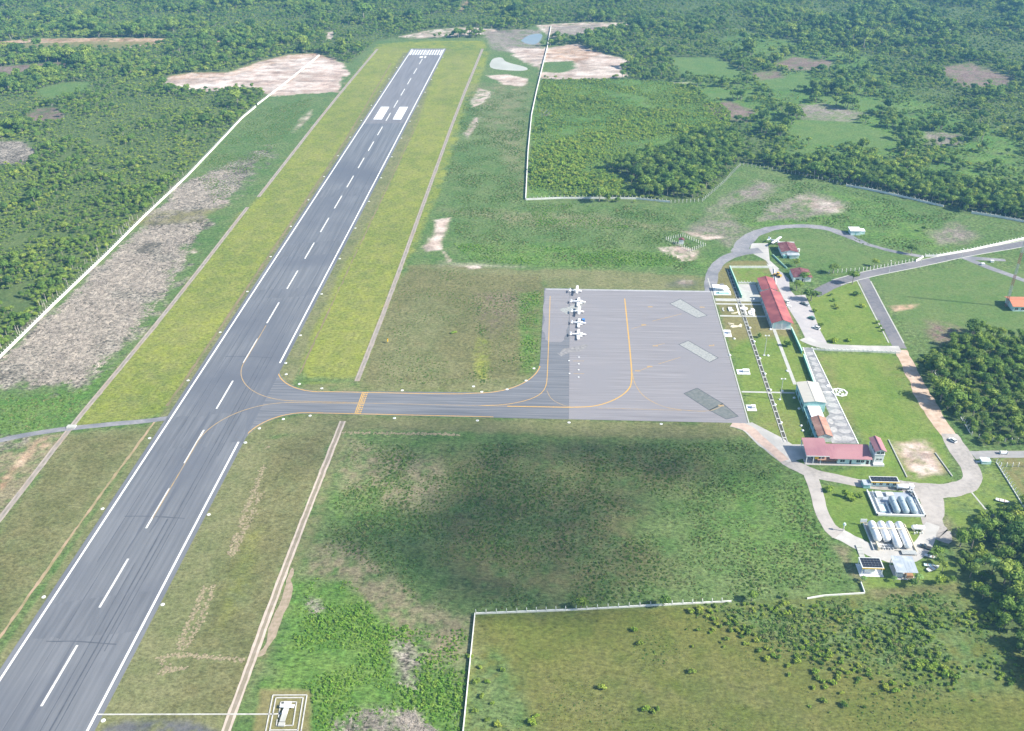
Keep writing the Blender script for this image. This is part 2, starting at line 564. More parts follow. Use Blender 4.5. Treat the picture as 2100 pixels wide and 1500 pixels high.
    ('soil', [(1385, 577), (1418, 576), (1420, 583), (1390, 584)], 1.5, 3, .8),
    ('ash', [(1365, 582), (1390, 572), (1430, 578), (1425, 590), (1370, 590)], 2, 3, .3),
    # bare patches
    ('soil', [(340, 160), (400, 150), (470, 150), (530, 128), (590, 115), (650, 110), (700, 128), (712, 150), (690, 190), (620, 194), (560, 196),
              (530, 188), (500, 178), (440, 187), (350, 182)], 2, 7, 1),
    ('orange', [(340, 156), (400, 148), (470, 148), (530, 126), (590, 112), (650, 108), (700, 126), (640, 116), (540, 136), (480, 156), (350, 165)], 3, 6, .5),
    ('soil', [(820, 76), (880, 62), (960, 56), (1020, 60), (1020, 70), (960, 73), (850, 80)], 3, 8, .85),
    ('mud', [(990, 66), (1060, 60), (1110, 62), (1108, 110), (1060, 112), (1010, 100)], 3, 8, .9),
    ('soil', [(1100, 52), (1200, 46), (1300, 47), (1302, 52), (1240, 62), (1190, 76), (1120, 72)], 3, 6, .9),
    ('mud', [(1120, 56), (1230, 50), (1240, 62), (1180, 78), (1120, 78)], 4, 6, .7),
    ('soil', [(1040, 98), (1110, 100), (1180, 90), (1230, 108), (1300, 128), (1270, 142), (1290, 158), (1200, 164), (1115, 162), (1105, 140), (1060, 118)], 3, 7, .95),
    ('orange', [(1110, 105), (1180, 92), (1230, 110), (1190, 130), (1115, 120)], 5, 8, .6),
    ('weed', [(1110, 128), (1175, 126), (1182, 140), (1150, 150), (1110, 148)], 3, 4, 1),
    ('weed', [(1000, 112), (1060, 118), (1050, 128), (1010, 122)], 3, 4, .8),
    ('soil', [(1002, 156), (1040, 152), (1085, 164), (1070, 178), (1030, 174)], 2, 4, .95),
    ('soil', [(980, 180), (1010, 190), (992, 212), (968, 222), (966, 205), (976, 195)], 2, 4, .85),
    ('soil', [(972, 240), (985, 242), (972, 268), (958, 286), (952, 275)], 2, 4, .8),
    ('soil', [(893, 452), (925, 446), (912, 480), (905, 512), (878, 516), (872, 505), (888, 480)], 2, 3, .95),
    ('soil', [(905, 515), (912, 515), (928, 535), (920, 540)], 1, 2, .7),
    ('soil', [(955, 546), (985, 544), (990, 551), (960, 553)], 1, 3, .7),
    ('soil', [(900, 536), (1080, 545), (1080, 552), (900, 546)], 2, 5, .25),
    ('orange', [(-60, 92), (60, 80), (200, 78), (352, 79), (352, 83), (290, 98), (200, 90), (60, 88), (-60, 100)], 3, 5, .9),
    ('mow', [(20, 92), (180, 85), (330, 87), (270, 102), (180, 97), (40, 104)], 4, 6, .9),
    ('soil', [(255, 95), (300, 92), (285, 102)], 3, 4, .8),
    ('orange', [(425, 79), (460, 81), (455, 90), (435, 86)], 2, 3, .8),
    ('soil', [(668, 68), (685, 64), (682, 80), (672, 84)], 2, 3, .8),
    ('orange', [(940, 22), (950, 10), (958, 0), (962, 4), (948, 26)], 2, 3, .7),
    ('purple', [(-40, 140), (120, 128), (155, 130), (140, 138), (30, 158), (-40, 165)], 3, 5, .9),
    ('purple', [(52, 242), (75, 225), (110, 220), (130, 232), (130, 244), (75, 250)], 3, 5, .9),
    ('dead', [(-40, 290), (50, 290), (72, 312), (50, 335), (-40, 340)], 3, 6, 1),
    ('crop', [(75, 185), (130, 170), (190, 168), (180, 186), (120, 200), (80, 200)], 4, 5, 1),
    # fields beyond the eastern fence
    ('lush', [(1310, 170), (1420, 160), (1640, 145), (1860, 190), (2110, 290), (2110, 395), (1950, 375), (1750, 328), (1600, 305), (1500, 235)], 14, 26, .85),
    ('lush', [(1500, 60), (1800, 120), (1900, 190), (1700, 150), (1480, 110)], 14, 26, .7),
    ('lush', [(1110, 164), (1290, 162), (1420, 175), (1500, 230), (1490, 300), (1330, 330), (1250, 345), (1310, 402), (1082, 408), (1090, 250)], 4, 8, .9),
    ('crop', [(1370, 118), (1470, 118), (1530, 150), (1480, 165), (1400, 155)], 5, 5, 1),
    ('crop', [(1560, 165), (1650, 150), (1665, 160), (1640, 185), (1570, 180)], 5, 5, 1),
    ('crop', [(1420, 195), (1520, 185), (1560, 200), (1440, 205)], 5, 5, 1),
    ('crop', [(1640, 195), (1760, 200), (1870, 222), (1840, 230), (1700, 212)], 5, 5, 1),
    ('crop', [(1630, 250), (1740, 240), (1835, 285), (1820, 305), (1700, 300), (1620, 285)], 6, 6, 1),
    ('crop', [(1615, 312), (1700, 305), (1755, 328), (1680, 345), (1620, 335)], 4, 5, 1),
    ('purple', [(1440, 215), (1500, 208), (1550, 230), (1530, 250), (1470, 245)], 4, 6, .9),
    ('mud', [(1625, 215), (1690, 213), (1780, 235), (1740, 250), (1650, 245)], 4, 8, .7),
    ('purple', [(1585, 135), (1625, 117), (1710, 125), (1700, 142), (1620, 145)], 5, 6, .9),
    ('purple', [(1535, 150), (1600, 145), (1610, 160), (1560, 165)], 4, 5, .6),
    ('purple', [(1920, 140), (1990, 130), (2080, 160), (2060, 182), (1970, 180)], 6, 8, .85),
    ('mud', [(1890, 268), (1975, 275), (1975, 298), (1900, 300)], 4, 6, .7),
    ('soil', [(1380, 168), (1425, 170), (1425, 180), (1390, 180)], 3, 5, .4),
    ('mud', [(1105, 225), (1130, 225), (1130, 238), (1110, 240)], 3, 4, .6),
]
NOTREE = []
for a in AREAS:
    pass


def area_poly(a):
    return (a[2], a[3], a[4], a[5]) if a[1] == 'W' else (GL(a[1]), a[2], a[3], a[4])


def x_left(y):
    return -201.0 - (y - 211.0) * .5412 - 70


def x_right(y):
    return 167.0 + (y - 211.0) * .392 + 70


ys = [165.0]
while ys[-1] < 1960:
    ys.append(ys[-1] + 0.85 + max(0, ys[-1] - 250) * 0.0021)
ys = np.array(ys)
NCOL = 540
t = np.linspace(0, 1, NCOL)
gx = x_left(ys)[:, None] * (1 - t) + x_right(ys)[:, None] * t
gy = np.repeat(ys[:, None], NCOL, 1)
NR = len(ys)
X, Y = gx.ravel(), gy.ravel()


def paint(X, Y):
    mixn = np.clip((fbm(X * .16, Y * .16, 21, 4) - .28) / .44, 0, 1)
    big = fbm(X * .021, Y * .021, 40, 3)
    mixn = np.clip(mixn * .75 + (big - .5) * .9 + .12, 0, 1)[:, None]
    c1, c2 = np.array(KIND['floor'][0]), np.array(KIND['floor'][1])
    C = c1 * (1 - mixn) + c2 * mixn
    R = np.full(X.shape, .5)
    n1 = fbm(X * .09, Y * .09, 3, 4) - .5
    n2 = fbm(X * .35, Y * .35, 9, 2) - .5
    for a in AREAS:
        poly, soft, rag, op = area_poly(a)
        if op <= 0:
            continue
        pa = np.array(poly)
        mg = soft + rag + 2
        sel = np.where((X > pa[:, 0].min() - mg) & (X < pa[:, 0].max() + mg) & (Y > pa[:, 1].min() - mg) & (Y < pa[:, 1].max() + mg))[0]
        if len(sel) == 0:
            continue
        d = sdf(X[sel], Y[sel], poly) + (n1[sel] * 2.2 + n2[sel] * .8) * rag
        w = np.clip(.5 - d / (2 * soft), 0, 1)
        w = w * w * (3 - 2 * w) * op
        if op < .95:
            w = np.clip(w * (1 + (n1[sel] + n2[sel]) * 2.2), 0, 1)
        k1, k2 = np.array(KIND[a[0]][0]), np.array(KIND[a[0]][1])
        cc = k1 * (1 - mixn[sel]) + k2 * mixn[sel]
        if a[0] in ('soil', 'orange'):
            st_ = np.clip((fbm(X[sel] * .05 + n1[sel] * 1.2, Y[sel] * .11, 61, 4) - .36) / .26, 0, 1)[:, None]
            cc = cc * (.78 + .5 * st_) * (1 - .0 * st_) + np.array((-.03, .0, .02)) * st_
            ru = np.clip((fbm(X[sel] * .11 + Y[sel] * .05, Y[sel] * .2, 66, 3) - .56) / .1, 0, 1)[:, None]
            cc = cc * (1 - .25 * ru)
        C[sel] = C[sel] * (1 - w[:, None]) + cc * w[:, None]
        rr = {'dead': 1.7, 'soil': .38, 'orange': .45, 'crop': .5, 'weed': .8, 'lush': .8, 'field': .55, 'drytan': .7, 'drybrown': .6, 'bright': .55, 'olive': .5, 'mud': .8,
              'purple': .7}.get(a[0], .3)
        R[sel] = R[sel] * (1 - w) + rr * w
    return C, R


C, R = paint(X, Y)
# outer ring out to the horizon, same sheet
BIG = 6000.0
xo = [(-BIG, -BIG), (BIG, -BIG), (BIG, BIG), (-BIG, BIG)]
nv = len(X)
verts = np.zeros((nv + 4, 3), np.float32)
verts[:nv, 0], verts[:nv, 1] = X, Y
verts[nv:, :2] = xo
q = (np.arange(NR - 1)[:, None] * NCOL + np.arange(NCOL - 1)[None, :]).ravel()
quads = np.stack([q, q + 1, q + NCOL + 1, q + NCOL], 1)
ring_b = list(range(0, NCOL))
ring_t = list(range((NR - 1) * NCOL, NR * NCOL))
ring_l = [i * NCOL for i in range(NR)]
ring_r = [i * NCOL + NCOL - 1 for i in range(NR)]
extra = []
for r_, o in ((ring_b, nv), (ring_r, nv + 1), (ring_t[::-1], nv + 2), (ring_l[::-1], nv + 3)):
    for a_, b_ in zip(r_[:-1], r_[1:]):
        extra.append((a_, o, b_))
extra += [(ring_b[0], nv + 3, nv), (ring_b[-1], nv, nv + 1), (ring_t[-1], nv + 1, nv + 2), (ring_t[0], nv + 2, nv + 3)]
extra = np.array(extra)
me = bpy.data.meshes.new('ground')
me.vertices.add(len(verts))
me.vertices.foreach_set('co', verts.ravel())
nl = quads.size + extra.size
me.loops.add(nl)
me.loops.foreach_set('vertex_index', np.concatenate([quads.ravel(), extra.ravel()]).astype(np.int32))
me.polygons.add(len(quads) + len(extra))
ls = np.concatenate([np.arange(len(quads)) * 4, quads.size + np.arange(len(extra)) * 3]).astype(np.int32)
me.polygons.foreach_set('loop_start', ls)
me.update(calc_edges=True)
ca = me.color_attributes.new('surface', 'FLOAT_COLOR', 'POINT')
full = np.zeros((len(verts), 4), np.float32)
full[:nv, :3], full[:nv, 3] = C, R
full[nv:] = (.04, .06, .024, .5)
ca.data.foreach_set('color', full.ravel())


def ground_material():
    m = bpy.data.materials.new('ground_cover')
    m.use_nodes = True
    N, L = m.node_tree.nodes, m.node_tree.links
    b = N['Principled BSDF']
    b.inputs['Roughness'].default_value = 0.95
    b.inputs['Specular IOR Level'].default_value = 0.08
    at = N.new('ShaderNodeAttribute')
    at.attribute_name = 'surface'
    tc = N.new('ShaderNodeTexCoord')
    fine = N.new('ShaderNodeTexNoise')
    fine.inputs['Scale'].default_value = 0.42
    fine.inputs['Detail'].default_value = 6
    fine.inputs['Roughness'].default_value = .72
    L.new(tc.outputs['Object'], fine.inputs[0])
    mp = N.new('ShaderNodeMapping')
    mp.inputs['Rotation'].default_value = (0, 0, .35)
    mp.inputs['Scale'].default_value = (.5, 1.1, 1)
    L.new(tc.outputs['Object'], mp.inputs[0])
    f2 = N.new('ShaderNodeTexNoise')
    f2.inputs['Scale'].default_value = 0.9
    f2.inputs['Detail'].default_value = 4
    f2.inputs['Roughness'].default_value = .75
    L.new(mp.outputs[0], f2.inputs[0])
    ad = N.new('ShaderNodeMath')
    ad.operation = 'ADD'
    L.new(fine.outputs[0], ad.inputs[0])
    L.new(f2.outputs[0], ad.inputs[1])
    su = N.new('ShaderNodeMath')
    su.operation = 'SUBTRACT'
    su.inputs[1].default_value = 1.0
    L.new(ad.outputs[0], su.inputs[0])
    ml = N.new('ShaderNodeMath')
    ml.operation = 'MULTIPLY'
    L.new(su.outputs[0], ml.inputs[0])
    L.new(at.outputs['Alpha'], ml.inputs[1])
    k = N.new('ShaderNodeMath')
    k.operation = 'MULTIPLY_ADD'
    k.inputs[1].default_value = 3.4
    k.inputs[2].default_value = 1.0
    L.new(ml.outputs[0], k.inputs[0])
    cl = N.new('ShaderNodeClamp')
    cl.inputs[1].default_value = .22
    cl.inputs[2].default_value = 2.0
    L.new(k.outputs[0], cl.inputs[0])
    sca = N.new('ShaderNodeVectorMath')
    sca.operation = 'SCALE'
    L.new(at.outputs['Color'], sca.inputs[0])
    L.new(cl.outputs[0], sca.inputs[3])
    L.new(sca.outputs[0], b.inputs['Base Color'])
    bp = N.new('ShaderNodeBump')
    bp.inputs['Strength'].default_value = .7
    bp.inputs['Distance'].default_value = .45
    L.new(ad.outputs[0], bp.inputs['Height'])
    L.new(bp.outputs[0], b.inputs['Normal'])
    return m


ground = obj('ground', me, ground_material())
ground['kind'] = 'structure'

# ------------------------------------------------------------------ pavements
M_run = pm('runway_asphalt', (.120, .127, .140), (.165, .172, .186), 1.0, .85, stretch=(.55, .014, 1), detail=7, c3=(.106, .114, .134), scale3=.014, spec=.25)
M_runfar = pm('worn_asphalt', (.150, .150, .162), (.190, .187, .198), .7, .85, stretch=(.5, .03, 1), spec=.25)
M_taxi = pm('taxiway_asphalt', (.108, .115, .130), (.180, .185, .198), 1.4, .85, stretch=(.018, .7, 1), detail=7, spec=.25)
M_apron = pm('apron_asphalt', (.175, .168, .178), (.265, .254, .262), 1.1, .85, stretch=(.02, .75, 1), detail=8, c3=(.215, .208, .22), scale3=.03, lo=.3, hi=.7, spec=.25)
M_patch = pm('patched_concrete', (.235, .245, .235), (.335, .34, .325), .8, .9, detail=8)
M_patchd = pm('patched_dark', (.115, .13, .125), (.16, .17, .165), .5, .9)
M_white = pm('white_paint', (.78, .78, .76), (.68, .68, .66), .35, .7)
M_worn = pm('worn_white_paint', (.74, .73, .69), (.50, .50, .49), .35, .7)
M_yellow = pm('yellow_paint', (.60, .34, .05), (.46, .30, .10), .5, .7)
M_faint = pm('faded_yellow_paint', (.40, .27, .11), (.29, .23, .16), .4, .75)
M_conc = pm('pale_concrete', (.47, .45, .42), (.39, .375, .35), .25, .85, detail=8, c3=(.35, .34, .32), scale3=.08)
M_path = pm('path_concrete', (.44, .44, .40), (.37, .37, .34), .3, .85)
M_gravel = pm('gravel_road', (.36, .33, .30), (.27, .25, .23), .5, .95, bump=.1, detail=8, c3=(.41, .375, .345), scale3=.06)
M_dirt = pm('dirt_track', (.52, .41, .32), (.38, .27, .19), .25, .95, bump=.1, detail=7)
M_clay = pm('pinkish_clay', (.50, .38, .31), (.40, .30, .25), .4, .95, detail=7)
M_road = pm('road_asphalt', (.125, .125, .14), (.165, .16, .17), .4, .9, c3=(.19, .18, .185), scale3=.05)
M_oldroad = pm('old_grey_asphalt', (.20, .20, .215), (.27, .26, .265), .4, .9, c3=(.15, .155, .17), scale3=.06)
M_drain = pm('drain_concrete', (.36, .31, .27), (.25, .225, .20), .25, .9, c3=(.30, .24, .19), scale3=.05)
M_wet = pm('drain_bed', (.06, .065, .05), (.10, .09, .07), .5, .6)

XL, XR = -214.0, -169.0
Y_END = 1313.0
run = sheet('runway', [(XL - 2.2, 120), (XR + 2.2, 120), (XR + 2.2, Y_END), (XL - 2.2, Y_END)], .10, M_run, thick=.09)
sheet('worn_surface', [(XL - 2, 962), (XR + 2, 966), (XR + 2, Y_END - .5), (XL - 2, Y_END - .5)], .112, M_runfar, run, thick=.01)
M_seal = pm('crack_seal', (.060, .066, .080), (.085, .092, .108), .3, .8)
for xs_, y0_, y1_, w_ in ((-181.5, 150, 480, .35), (-183.6, 150, 330, .55), (-179.3, 250, 560, .3), (-187.0, 150, 300, .3), (-200.5, 180, 700, .25), (-204.5, 300, 900, .25), (-176.5, 380, 900, .3)):
    strip('seal_line', [(xs_, y0_), (xs_ + .5, (y0_ + y1_) / 2), (xs_ - .3, y1_)], w_, .1135, M_seal, run, step=5, jit=.18, seed=int(-xs_))
M_band = pm('darker_asphalt', (.106, .113, .127), (.150, .157, .172), 1.0, .85, stretch=(.5, .03, 1), detail=7)
for yc_, w_ in ((640, 24), (566, 14), (402, 30), (268, 22), (760, 18)):  # slightly darker bands across the runway, with uneven edges
    strip('darker_band', [(-213, yc_ - 4), (-192, yc_), (-170, yc_ + 5)], w_, .1125, M_band, run, step=3, jit=3.5, seed=yc_)
M_rubber = pm('rubber_deposit', (.088, .095, .112), (.125, .133, .152), .6, .85, stretch=(1.2, .02, 1), detail=6)
for xs_, y0_, y1_, w_ in ((-194.2, 300, 420, 2.6), (-188.6, 320, 405, 2.2), (-195.0, 700, 960, 2.4), (-188.0, 720, 940, 2.2), (-193.5, 180, 260, 1.8)):
    strip('rubber_mark', [(xs_, y0_), (xs_ + .6, (y0_ + y1_) / 2), (xs_, y1_)], [.3, w_, w_, .3], .1132, M_rubber, run, step=5, jit=.5, seed=int(y0_))
for yc_ in (331, 254, 480):
    strip('seal_line', [(-205, yc_), (-190, yc_ + .6), (-176, yc_ - .4)], .5, .1138, M_seal, run, step=3, jit=.25, seed=yc_)


def mark(name, poly, mat, parent, z=.118):
    return sheet(name, poly, z, mat, parent, thick=.005)


def rect(x0, x1, y0, y1):
    return [(x0, y0), (x1, y0), (x1, y1), (x0, y1)]


# edge lines (interrupted on the taxiway side), centre dashes, aiming points, threshold
mark('edge_line', rect(XL, XL + .95, 120, Y_END - 2), M_white, run)
mark('edge_line', rect(XR - .95, XR, 120, 392.5), M_white, run)
mark('edge_line', rect(XR - .95, XR, 473.5, Y_END - 2), M_white, run)
XC = -191.5
dash = None
for i in range(-2, 22):
    y1 = 252.57 + 50 * i
    me_ = MB().box(-.48, .48, -29.5, 0, 0, .005).mesh('centre_dash') if dash is None else dash
    dash = me_
    o = obj('centre_dash', me_, M_worn, run, (XC, y1, .113))
for x0 in (-206.0, -185.3):
    mark('aiming_point_block', rect(x0, x0 + 9.2, 978, 1026), M_white, run)
bar = None
for k in range(6):
    for sgn in (-1, 1):
        me_ = bar or MB().box(-.8, .8, -15, 15, 0, .005).mesh('threshold_bar')
        bar = me_
        obj('threshold_bar', me_, M_white, run, (XC + sgn * (2.6 + 3.45 * k), 1290, .113))
mark('runway_number', rect(XC - 5.2, XC - .8, 1258, 1268), M_worn, run)
mark('runway_number', rect(XC + 1.2, XC + 3.4, 1257, 1269), M_worn, run)

# taxiway with curved fillets, then the apron
tx = [(XR + 2, 393)] + arc((XR + 29.5, 393), 27.5, 180, 90)[1:] + [(4, 420.5), (4, 580), (-13.4, 580), (-13.4, 481)] + \
     arc((-49, 481), 35.5, 0, -90, 14)[1:] + arc((XR + 31, 474.5), 31, 270, 180)[0:] + [(XR - 1, 474), (XR - 1, 393)]
taxi = sheet('taxiway', tx, .085, M_taxi, thick=.07)
apron = sheet('apron', [(4.05, 420.6), (87, 420.6), (99.9, 420.6), (99.9, 579.6), (4.05, 579.6)], .087, M_apron, thick=.07)


def line(name, pts, w, mat, parent, z):
    return strip(name, pts, w, z, mat, parent, step=1.5, it=2)


for nm, pts in (('edge_line', arc((XR + 29.5, 393), 28.3, 178, 90) + [(-37, 421.2)]), ('edge_line', [(-13.9, 475)] + arc((-49, 481), 36.2, -8, -90) + [(-60, 443.1)] + [(-138, 443.1)] + arc((XR + 31, 474.5), 31.9, 270, 182))):
    line(nm, pts, .55, M_yellow, taxi, .094)
line('guide_line', [(XC + .3, 330), (XC + .4, 385)] + arc((XC + 41, 390), 41, 175, 90, 10) + [(-110, 431.5)], .5, M_faint, run, .121)
line('guide_line', [(XC + .3, 520), (XC + .4, 478)] + arc((XC + 41.5, 474), 41.5, 185, 270, 10) + [(-110, 432.3)], .5, M_faint, run, .121)
line('guide_line', [(-112, 432), (-60, 432), (-30, 432)], .35, M_faint, taxi, .094)
line('guide_line', [(-30, 432), (4, 432.3)], .7, M_yellow, taxi, .094)
line('guide_line', [(-45, 432), (-30, 433.5), (-16, 440), (-9, 450), (-8.6, 470), (-9.2, 568)], .38, M_yellow, taxi, .095)
line('guide_line', [(-8.6, 449), (-6, 440), (0, 434.5), (5.5, 432.6)], .35, M_faint, taxi, .0955)
# holding position
for k in range(2):
    mark('holding_line', rect(-113.6 + k * .9, -113.1 + k * .9, 420.9, 443.2), M_yellow, taxi, .096)
hd = None
for k in range(12):
    for r_ in range(2):
        me_ = hd or MB().box(-.35, .35, -.55, .55, 0, .005).mesh('holding_dash')
        hd = me_
        obj('holding_dash', me_, M_yellow, taxi, (-111.6 + r_ * 1.1, 421.8 + k * 1.9, .091))
line('guide_line', [(4.05, 432.3), (18, 433.4), (29, 440), (37, 449.5), (40.6, 460), (41, 500), (41, 566)], .7, M_yellow, apron, .094)
line('guide_line', [(41, 470), (41.5, 458), (46, 444), (56, 434.5), (66, 431.8), (78, 431), (84, 433), (89.5, 438)], .45, M_faint, apron, .0945)
line('guide_line', [(20, 432.2), (40, 432), (66, 431.6)], .3, M_faint, apron, .095)
for a_, b_ in (((1000, 840), (1110, 798)), ((1180, 775), (1380, 715)), ((940, 460), (1060, 425)), ((1130, 390), (1390, 325)), ((1140, 612), (1240, 590)), ((1640, 615), (1685, 600)), ((415, 748), (515, 748)), ((420, 862), (515, 862))):
    line('stand_line', GL([ZA(*a_), ZA(*b_)]), .45, M_faint, apron, .096)
for p in ((995, 836), (1050, 424), (1105, 798), (1155, 612), (1660, 610), (1745, 1148), (1575, 265), (1108, 262)):
    x, y = G(*ZA(*p))
    mark('stand_mark', rect(x - 1.6, x + 1.6, y - .7, y + .7), M_faint, apron, .097)
for pts, m_ in ((((1285, 235), (1380, 190), (1620, 340), (1530, 362)), M_patch), (((1365, 600), (1450, 565), (1720, 720), (1640, 760)), M_patch),
                (((1410, 1040), (1530, 990), (1760, 1130), (1640, 1190)), M_patchd), (((1640, 1190), (1760, 1130), (1900, 1245), (1790, 1270)), M_patchd)):
    W_ = GL([ZA(*p) for p in pts])
    mark('surface_patch', W_, m_, apron, .092)
    for p_, q_ in zip(W_, W_[1:] + W_[:1]):
        line('patch_joint', [p_, q_], .45, M_seal, apron, .0965)
strip('surface_patch', GL([ZA(500, 215), ZA(430, 270), ZA(330, 310)]), [3, 9, 7], .0925, M_patch, apron, jit=3)
strip('surface_patch', GL([ZA(540, 600), ZA(440, 640), ZA(290, 690)]), [4, 6, 4], .0925, pm('scuffed_asphalt', (.17, .165, .17), (.27, .26, .25), .6, .9, detail=8), apron, jit=3, seed=4)
strip('surface_patch', [(-4.7, 579.5), (-4.7, 550), (-4.9, 522), (-5.2, 505)], [17.2, 17, 15, 9], .0905, M_apron, apron, jit=1.5, step=4)
mark('surface_patch', rect(-12, 99.5, 577.6, 579.5), pm('pale_edge', (.36, .36, .37), (.31, .31, .32), .3, .85), apron, .0915)

# roads
def road(name, pts, w, mat, z=.05, jit=.25, **k):
    return strip(name, GL(pts), w, z, mat, step=2.5, jit=jit, **k)


road('main_road', [(2260, 466), (2100, 501), (1976, 521), (1898, 539), (1780, 562), (1715, 580), (1668, 605)], [7.5, 7.5, 8, 8, 8, 9, 9], M_road, .062)
for off in (4.4, -4.4):
    strip('road_kerb', GL([(2260, 466), (2100, 501), (1976, 521), (1898, 539), (1780, 562), (1715, 580)]), .7, .13, M_path, offset=off, thick=.12)
road('branch_road', [(1769, 568), (1800, 632), (1838, 700), (1846, 715)], 8, M_road, .058)
for off in (4.5, -4.5):
    strip('road_kerb', GL([(1772, 577), (1800, 632), (1838, 704)]), .8, .125, M_path, offset=off, thick=.11)
road('concrete_road', [(1648, 694), (1668, 704), (1700, 712), (1760, 714), (1846, 716)], [8, 8, 6.5, 6, 7], M_conc, .066)
road('dirt_road', [(1846, 718), (1862, 748), (1884, 795), (1912, 845), (1935, 880), (1958, 908)], [8, 8, 8, 10, 9, 9], M_dirt, .052, 1.0)
road('gravel_road', [(1946, 890), (1972, 935), (1996, 965), (1990, 995), (1955, 1006), (1900, 1008), (1850, 1004)], [8, 11, 9, 9, 10, 13, 15], M_gravel, .06, .8)
road('gravel_road', [(1905, 1004), (1912, 1040), (1912, 1075), (1930, 1098), (1952, 1102)], [16, 11, 9, 10, 6], M_gravel, .056, 1.4)
road('gravel_road', [(1912, 1075), (1898, 1110), (1880, 1135), (1840, 1145), (1790, 1132), (1750, 1110), (1715, 1093)], [6, 7, 8, 9, 8, 8, 9], M_conc, .058, .8)
road('service_road', [(1868, 1000), (1780, 996), (1700, 978), (1660, 970), (1610, 945), (1560, 902), (1535, 878), (1502, 868)], [7, 6, 6.5, 8, 7.5, 7, 7, 8], M_gravel, .054, .5)
road('service_road', [(1502, 868), (1535, 878), (1560, 902), (1610, 945)], [6.4, 6, 5.4, 5], M_clay, .064, .4)
road('service_road', [(1660, 965), (1674, 1010), (1686, 1055), (1702, 1085), (1722, 1096)], [8, 6.5, 6, 7, 9], M_gravel, .062, .5)
sheet('concrete_pad', GL([Z6(100, 985), Z6(315, 950), Z6(800, 1200), Z6(940, 1290), Z6(1140, 1290), Z6(1150, 1500), Z6(870, 1560), Z6(700, 1480), Z6(420, 1310)]), .056, M_conc)
road('access_road', [(345, 858), (300, 864), (220, 871), (150, 878), (70, 889), (0, 903), (-120, 935)], [4.2, 4.2, 4.2, 4.2, 4.4, 4.6, 5], M_oldroad, .06, .25)
road('side_road', [(1995, 934), (2030, 932), (2100, 932), (2260, 930)], [7, 6, 5, 5], pm('side_asphalt', (.24, .235, .23), (.30, .29, .285), .3, .9), .05, .4)
road('apron_road', [(1459, 606), (1457, 575), (1466, 548), (1486, 530), (1520, 518), (1560, 514)], [9, 9, 8.5, 8, 9, 10], M_oldroad, .058, .6)
road('apron_road', [(1515, 519), (1530, 490), (1570, 470), (1630, 463), (1690, 466), (1735, 482), (1780, 503), (1840, 518), (1895, 527)], [12, 12, 9, 7, 8, 8, 5, 4, 4], M_oldroad, .052, 1.0)
road('curved_lane', [(2062, 534), (1980, 529)], [4, 7], M_oldroad, .05, .3)
road('curved_lane', [(1975, 528), (2000, 538), (2030, 550), (2100, 575), (2260, 640)], [5, 6, 5, 5, 5], M_oldroad, .055, .3)
sheet('parking_lot', GL([Z3(900, 480), Z3(1010, 540), Z3(1130, 620), Z3(1215, 700), Z3(1225, 850), Z3(1300, 930), Z3(1440, 920), Z3(1500, 1050), Z3(1560, 1180), Z3(1640, 1400), Z3(1760, 1620), Z3(1700, 1660),
                          Z3(1560, 1640), Z3(1440, 1520), Z3(1340, 1320), Z3(1200, 1100), Z3(1010, 720)]), .045, pm('parking_surface', (.42, .39, .38), (.36, .34, .34), .3, .9, c3=(.33, .32, .33), scale3=.06))
sheet('entrance_yard', GL([Z3(690, 200), Z3(920, 200), Z3(945, 440), Z3(1080, 560), Z3(1010, 600), Z3(890, 440), Z3(660, 320)]), .049, M_conc)
# paths in the terminal garden
PZ = .045
for x0, x1, y0, y1 in ((101.5, 132, 564.5, 568.6), (101.2, 131.5, 559.6, 561.6), (101.5, 131.5, 542.6, 544.6), (101.5, 131, 451.3, 452.8), (132, 134, 461, 528), (118, 132, 564.7, 580)):
    sheet('garden_path', rect(x0, x1, y0, y1), PZ, M_path)
    PZ += .003
sheet('garden_path', rect(119.6, 132, 569, 591), .047, M_conc)
sheet('apron_kerb', rect(100.2, 100.9, 421, 600), .13, M_path, thick=.12)
ch = sheet('drainage_channel', rect(116.2, 117.6, 404, 614), .04, M_wet)
for xx in (115.75, 117.6):
    sheet('channel_wall', rect(xx, xx + .35, 404, 614), .22, M_path, ch, thick=.2)
cov = None
for k in range(34):
    me_ = cov or MB().box(-1.05, 1.05, -.5, .5, 0, .06).mesh('channel_slab')
    cov = me_
    obj('channel_slab', me_, M_path, ch, (116.9, 408 + k * 6.1 + rnd.uniform(-1, 1), .2))
for xx in (114.4, 118.9):
    sheet('channel_apron', rect(xx - .5, xx + .5, 545, 560.5), .16, M_white, ch, thick=.1)

# mosaic promenade: wavy light and dark stone bands, each band its own piece
prom = sheet('promenade', [(146.6, 504), (151.4, 504), (153.6, 404), (140.5, 404), (141.5, 426), (145.5, 431), (144.8, 455)], .05, pm('dark_mosaic', (.17, .17, .18), (.31, .31, .31), .35, .9, detail=5))
M_mos = pm('white_mosaic', (.42, .41, .40), (.30, .295, .29), .6, .9)
for k in range(15):
    yy = 497 - k * 6.3
    cx_ = 149.2 + (.1 if k < 7 else .5)
    rx = 2.1 if k < 7 else 3.2
    MB().prism([(cx_ + rx * math.cos(a_) * (1 + .18 * math.sin(3 * a_ + k)), yy + 2.1 * math.sin(a_) * (1 + .2 * math.cos(2 * a_ + k))) for a_ in np.linspace(0, 2 * PI, 15)[:-1]], .052, .058).build('stone_band', M_mos, prom)
for k in range(3):
    MB().prism([(144.5 + (1.4 + k * .4) * math.cos(a_), 424 - 7.5 * k + 2.6 * math.sin(a_)) for a_ in np.linspace(0, 2 * PI, 15)[:-1]], .052, .058).build('stone_band', M_mos, prom)
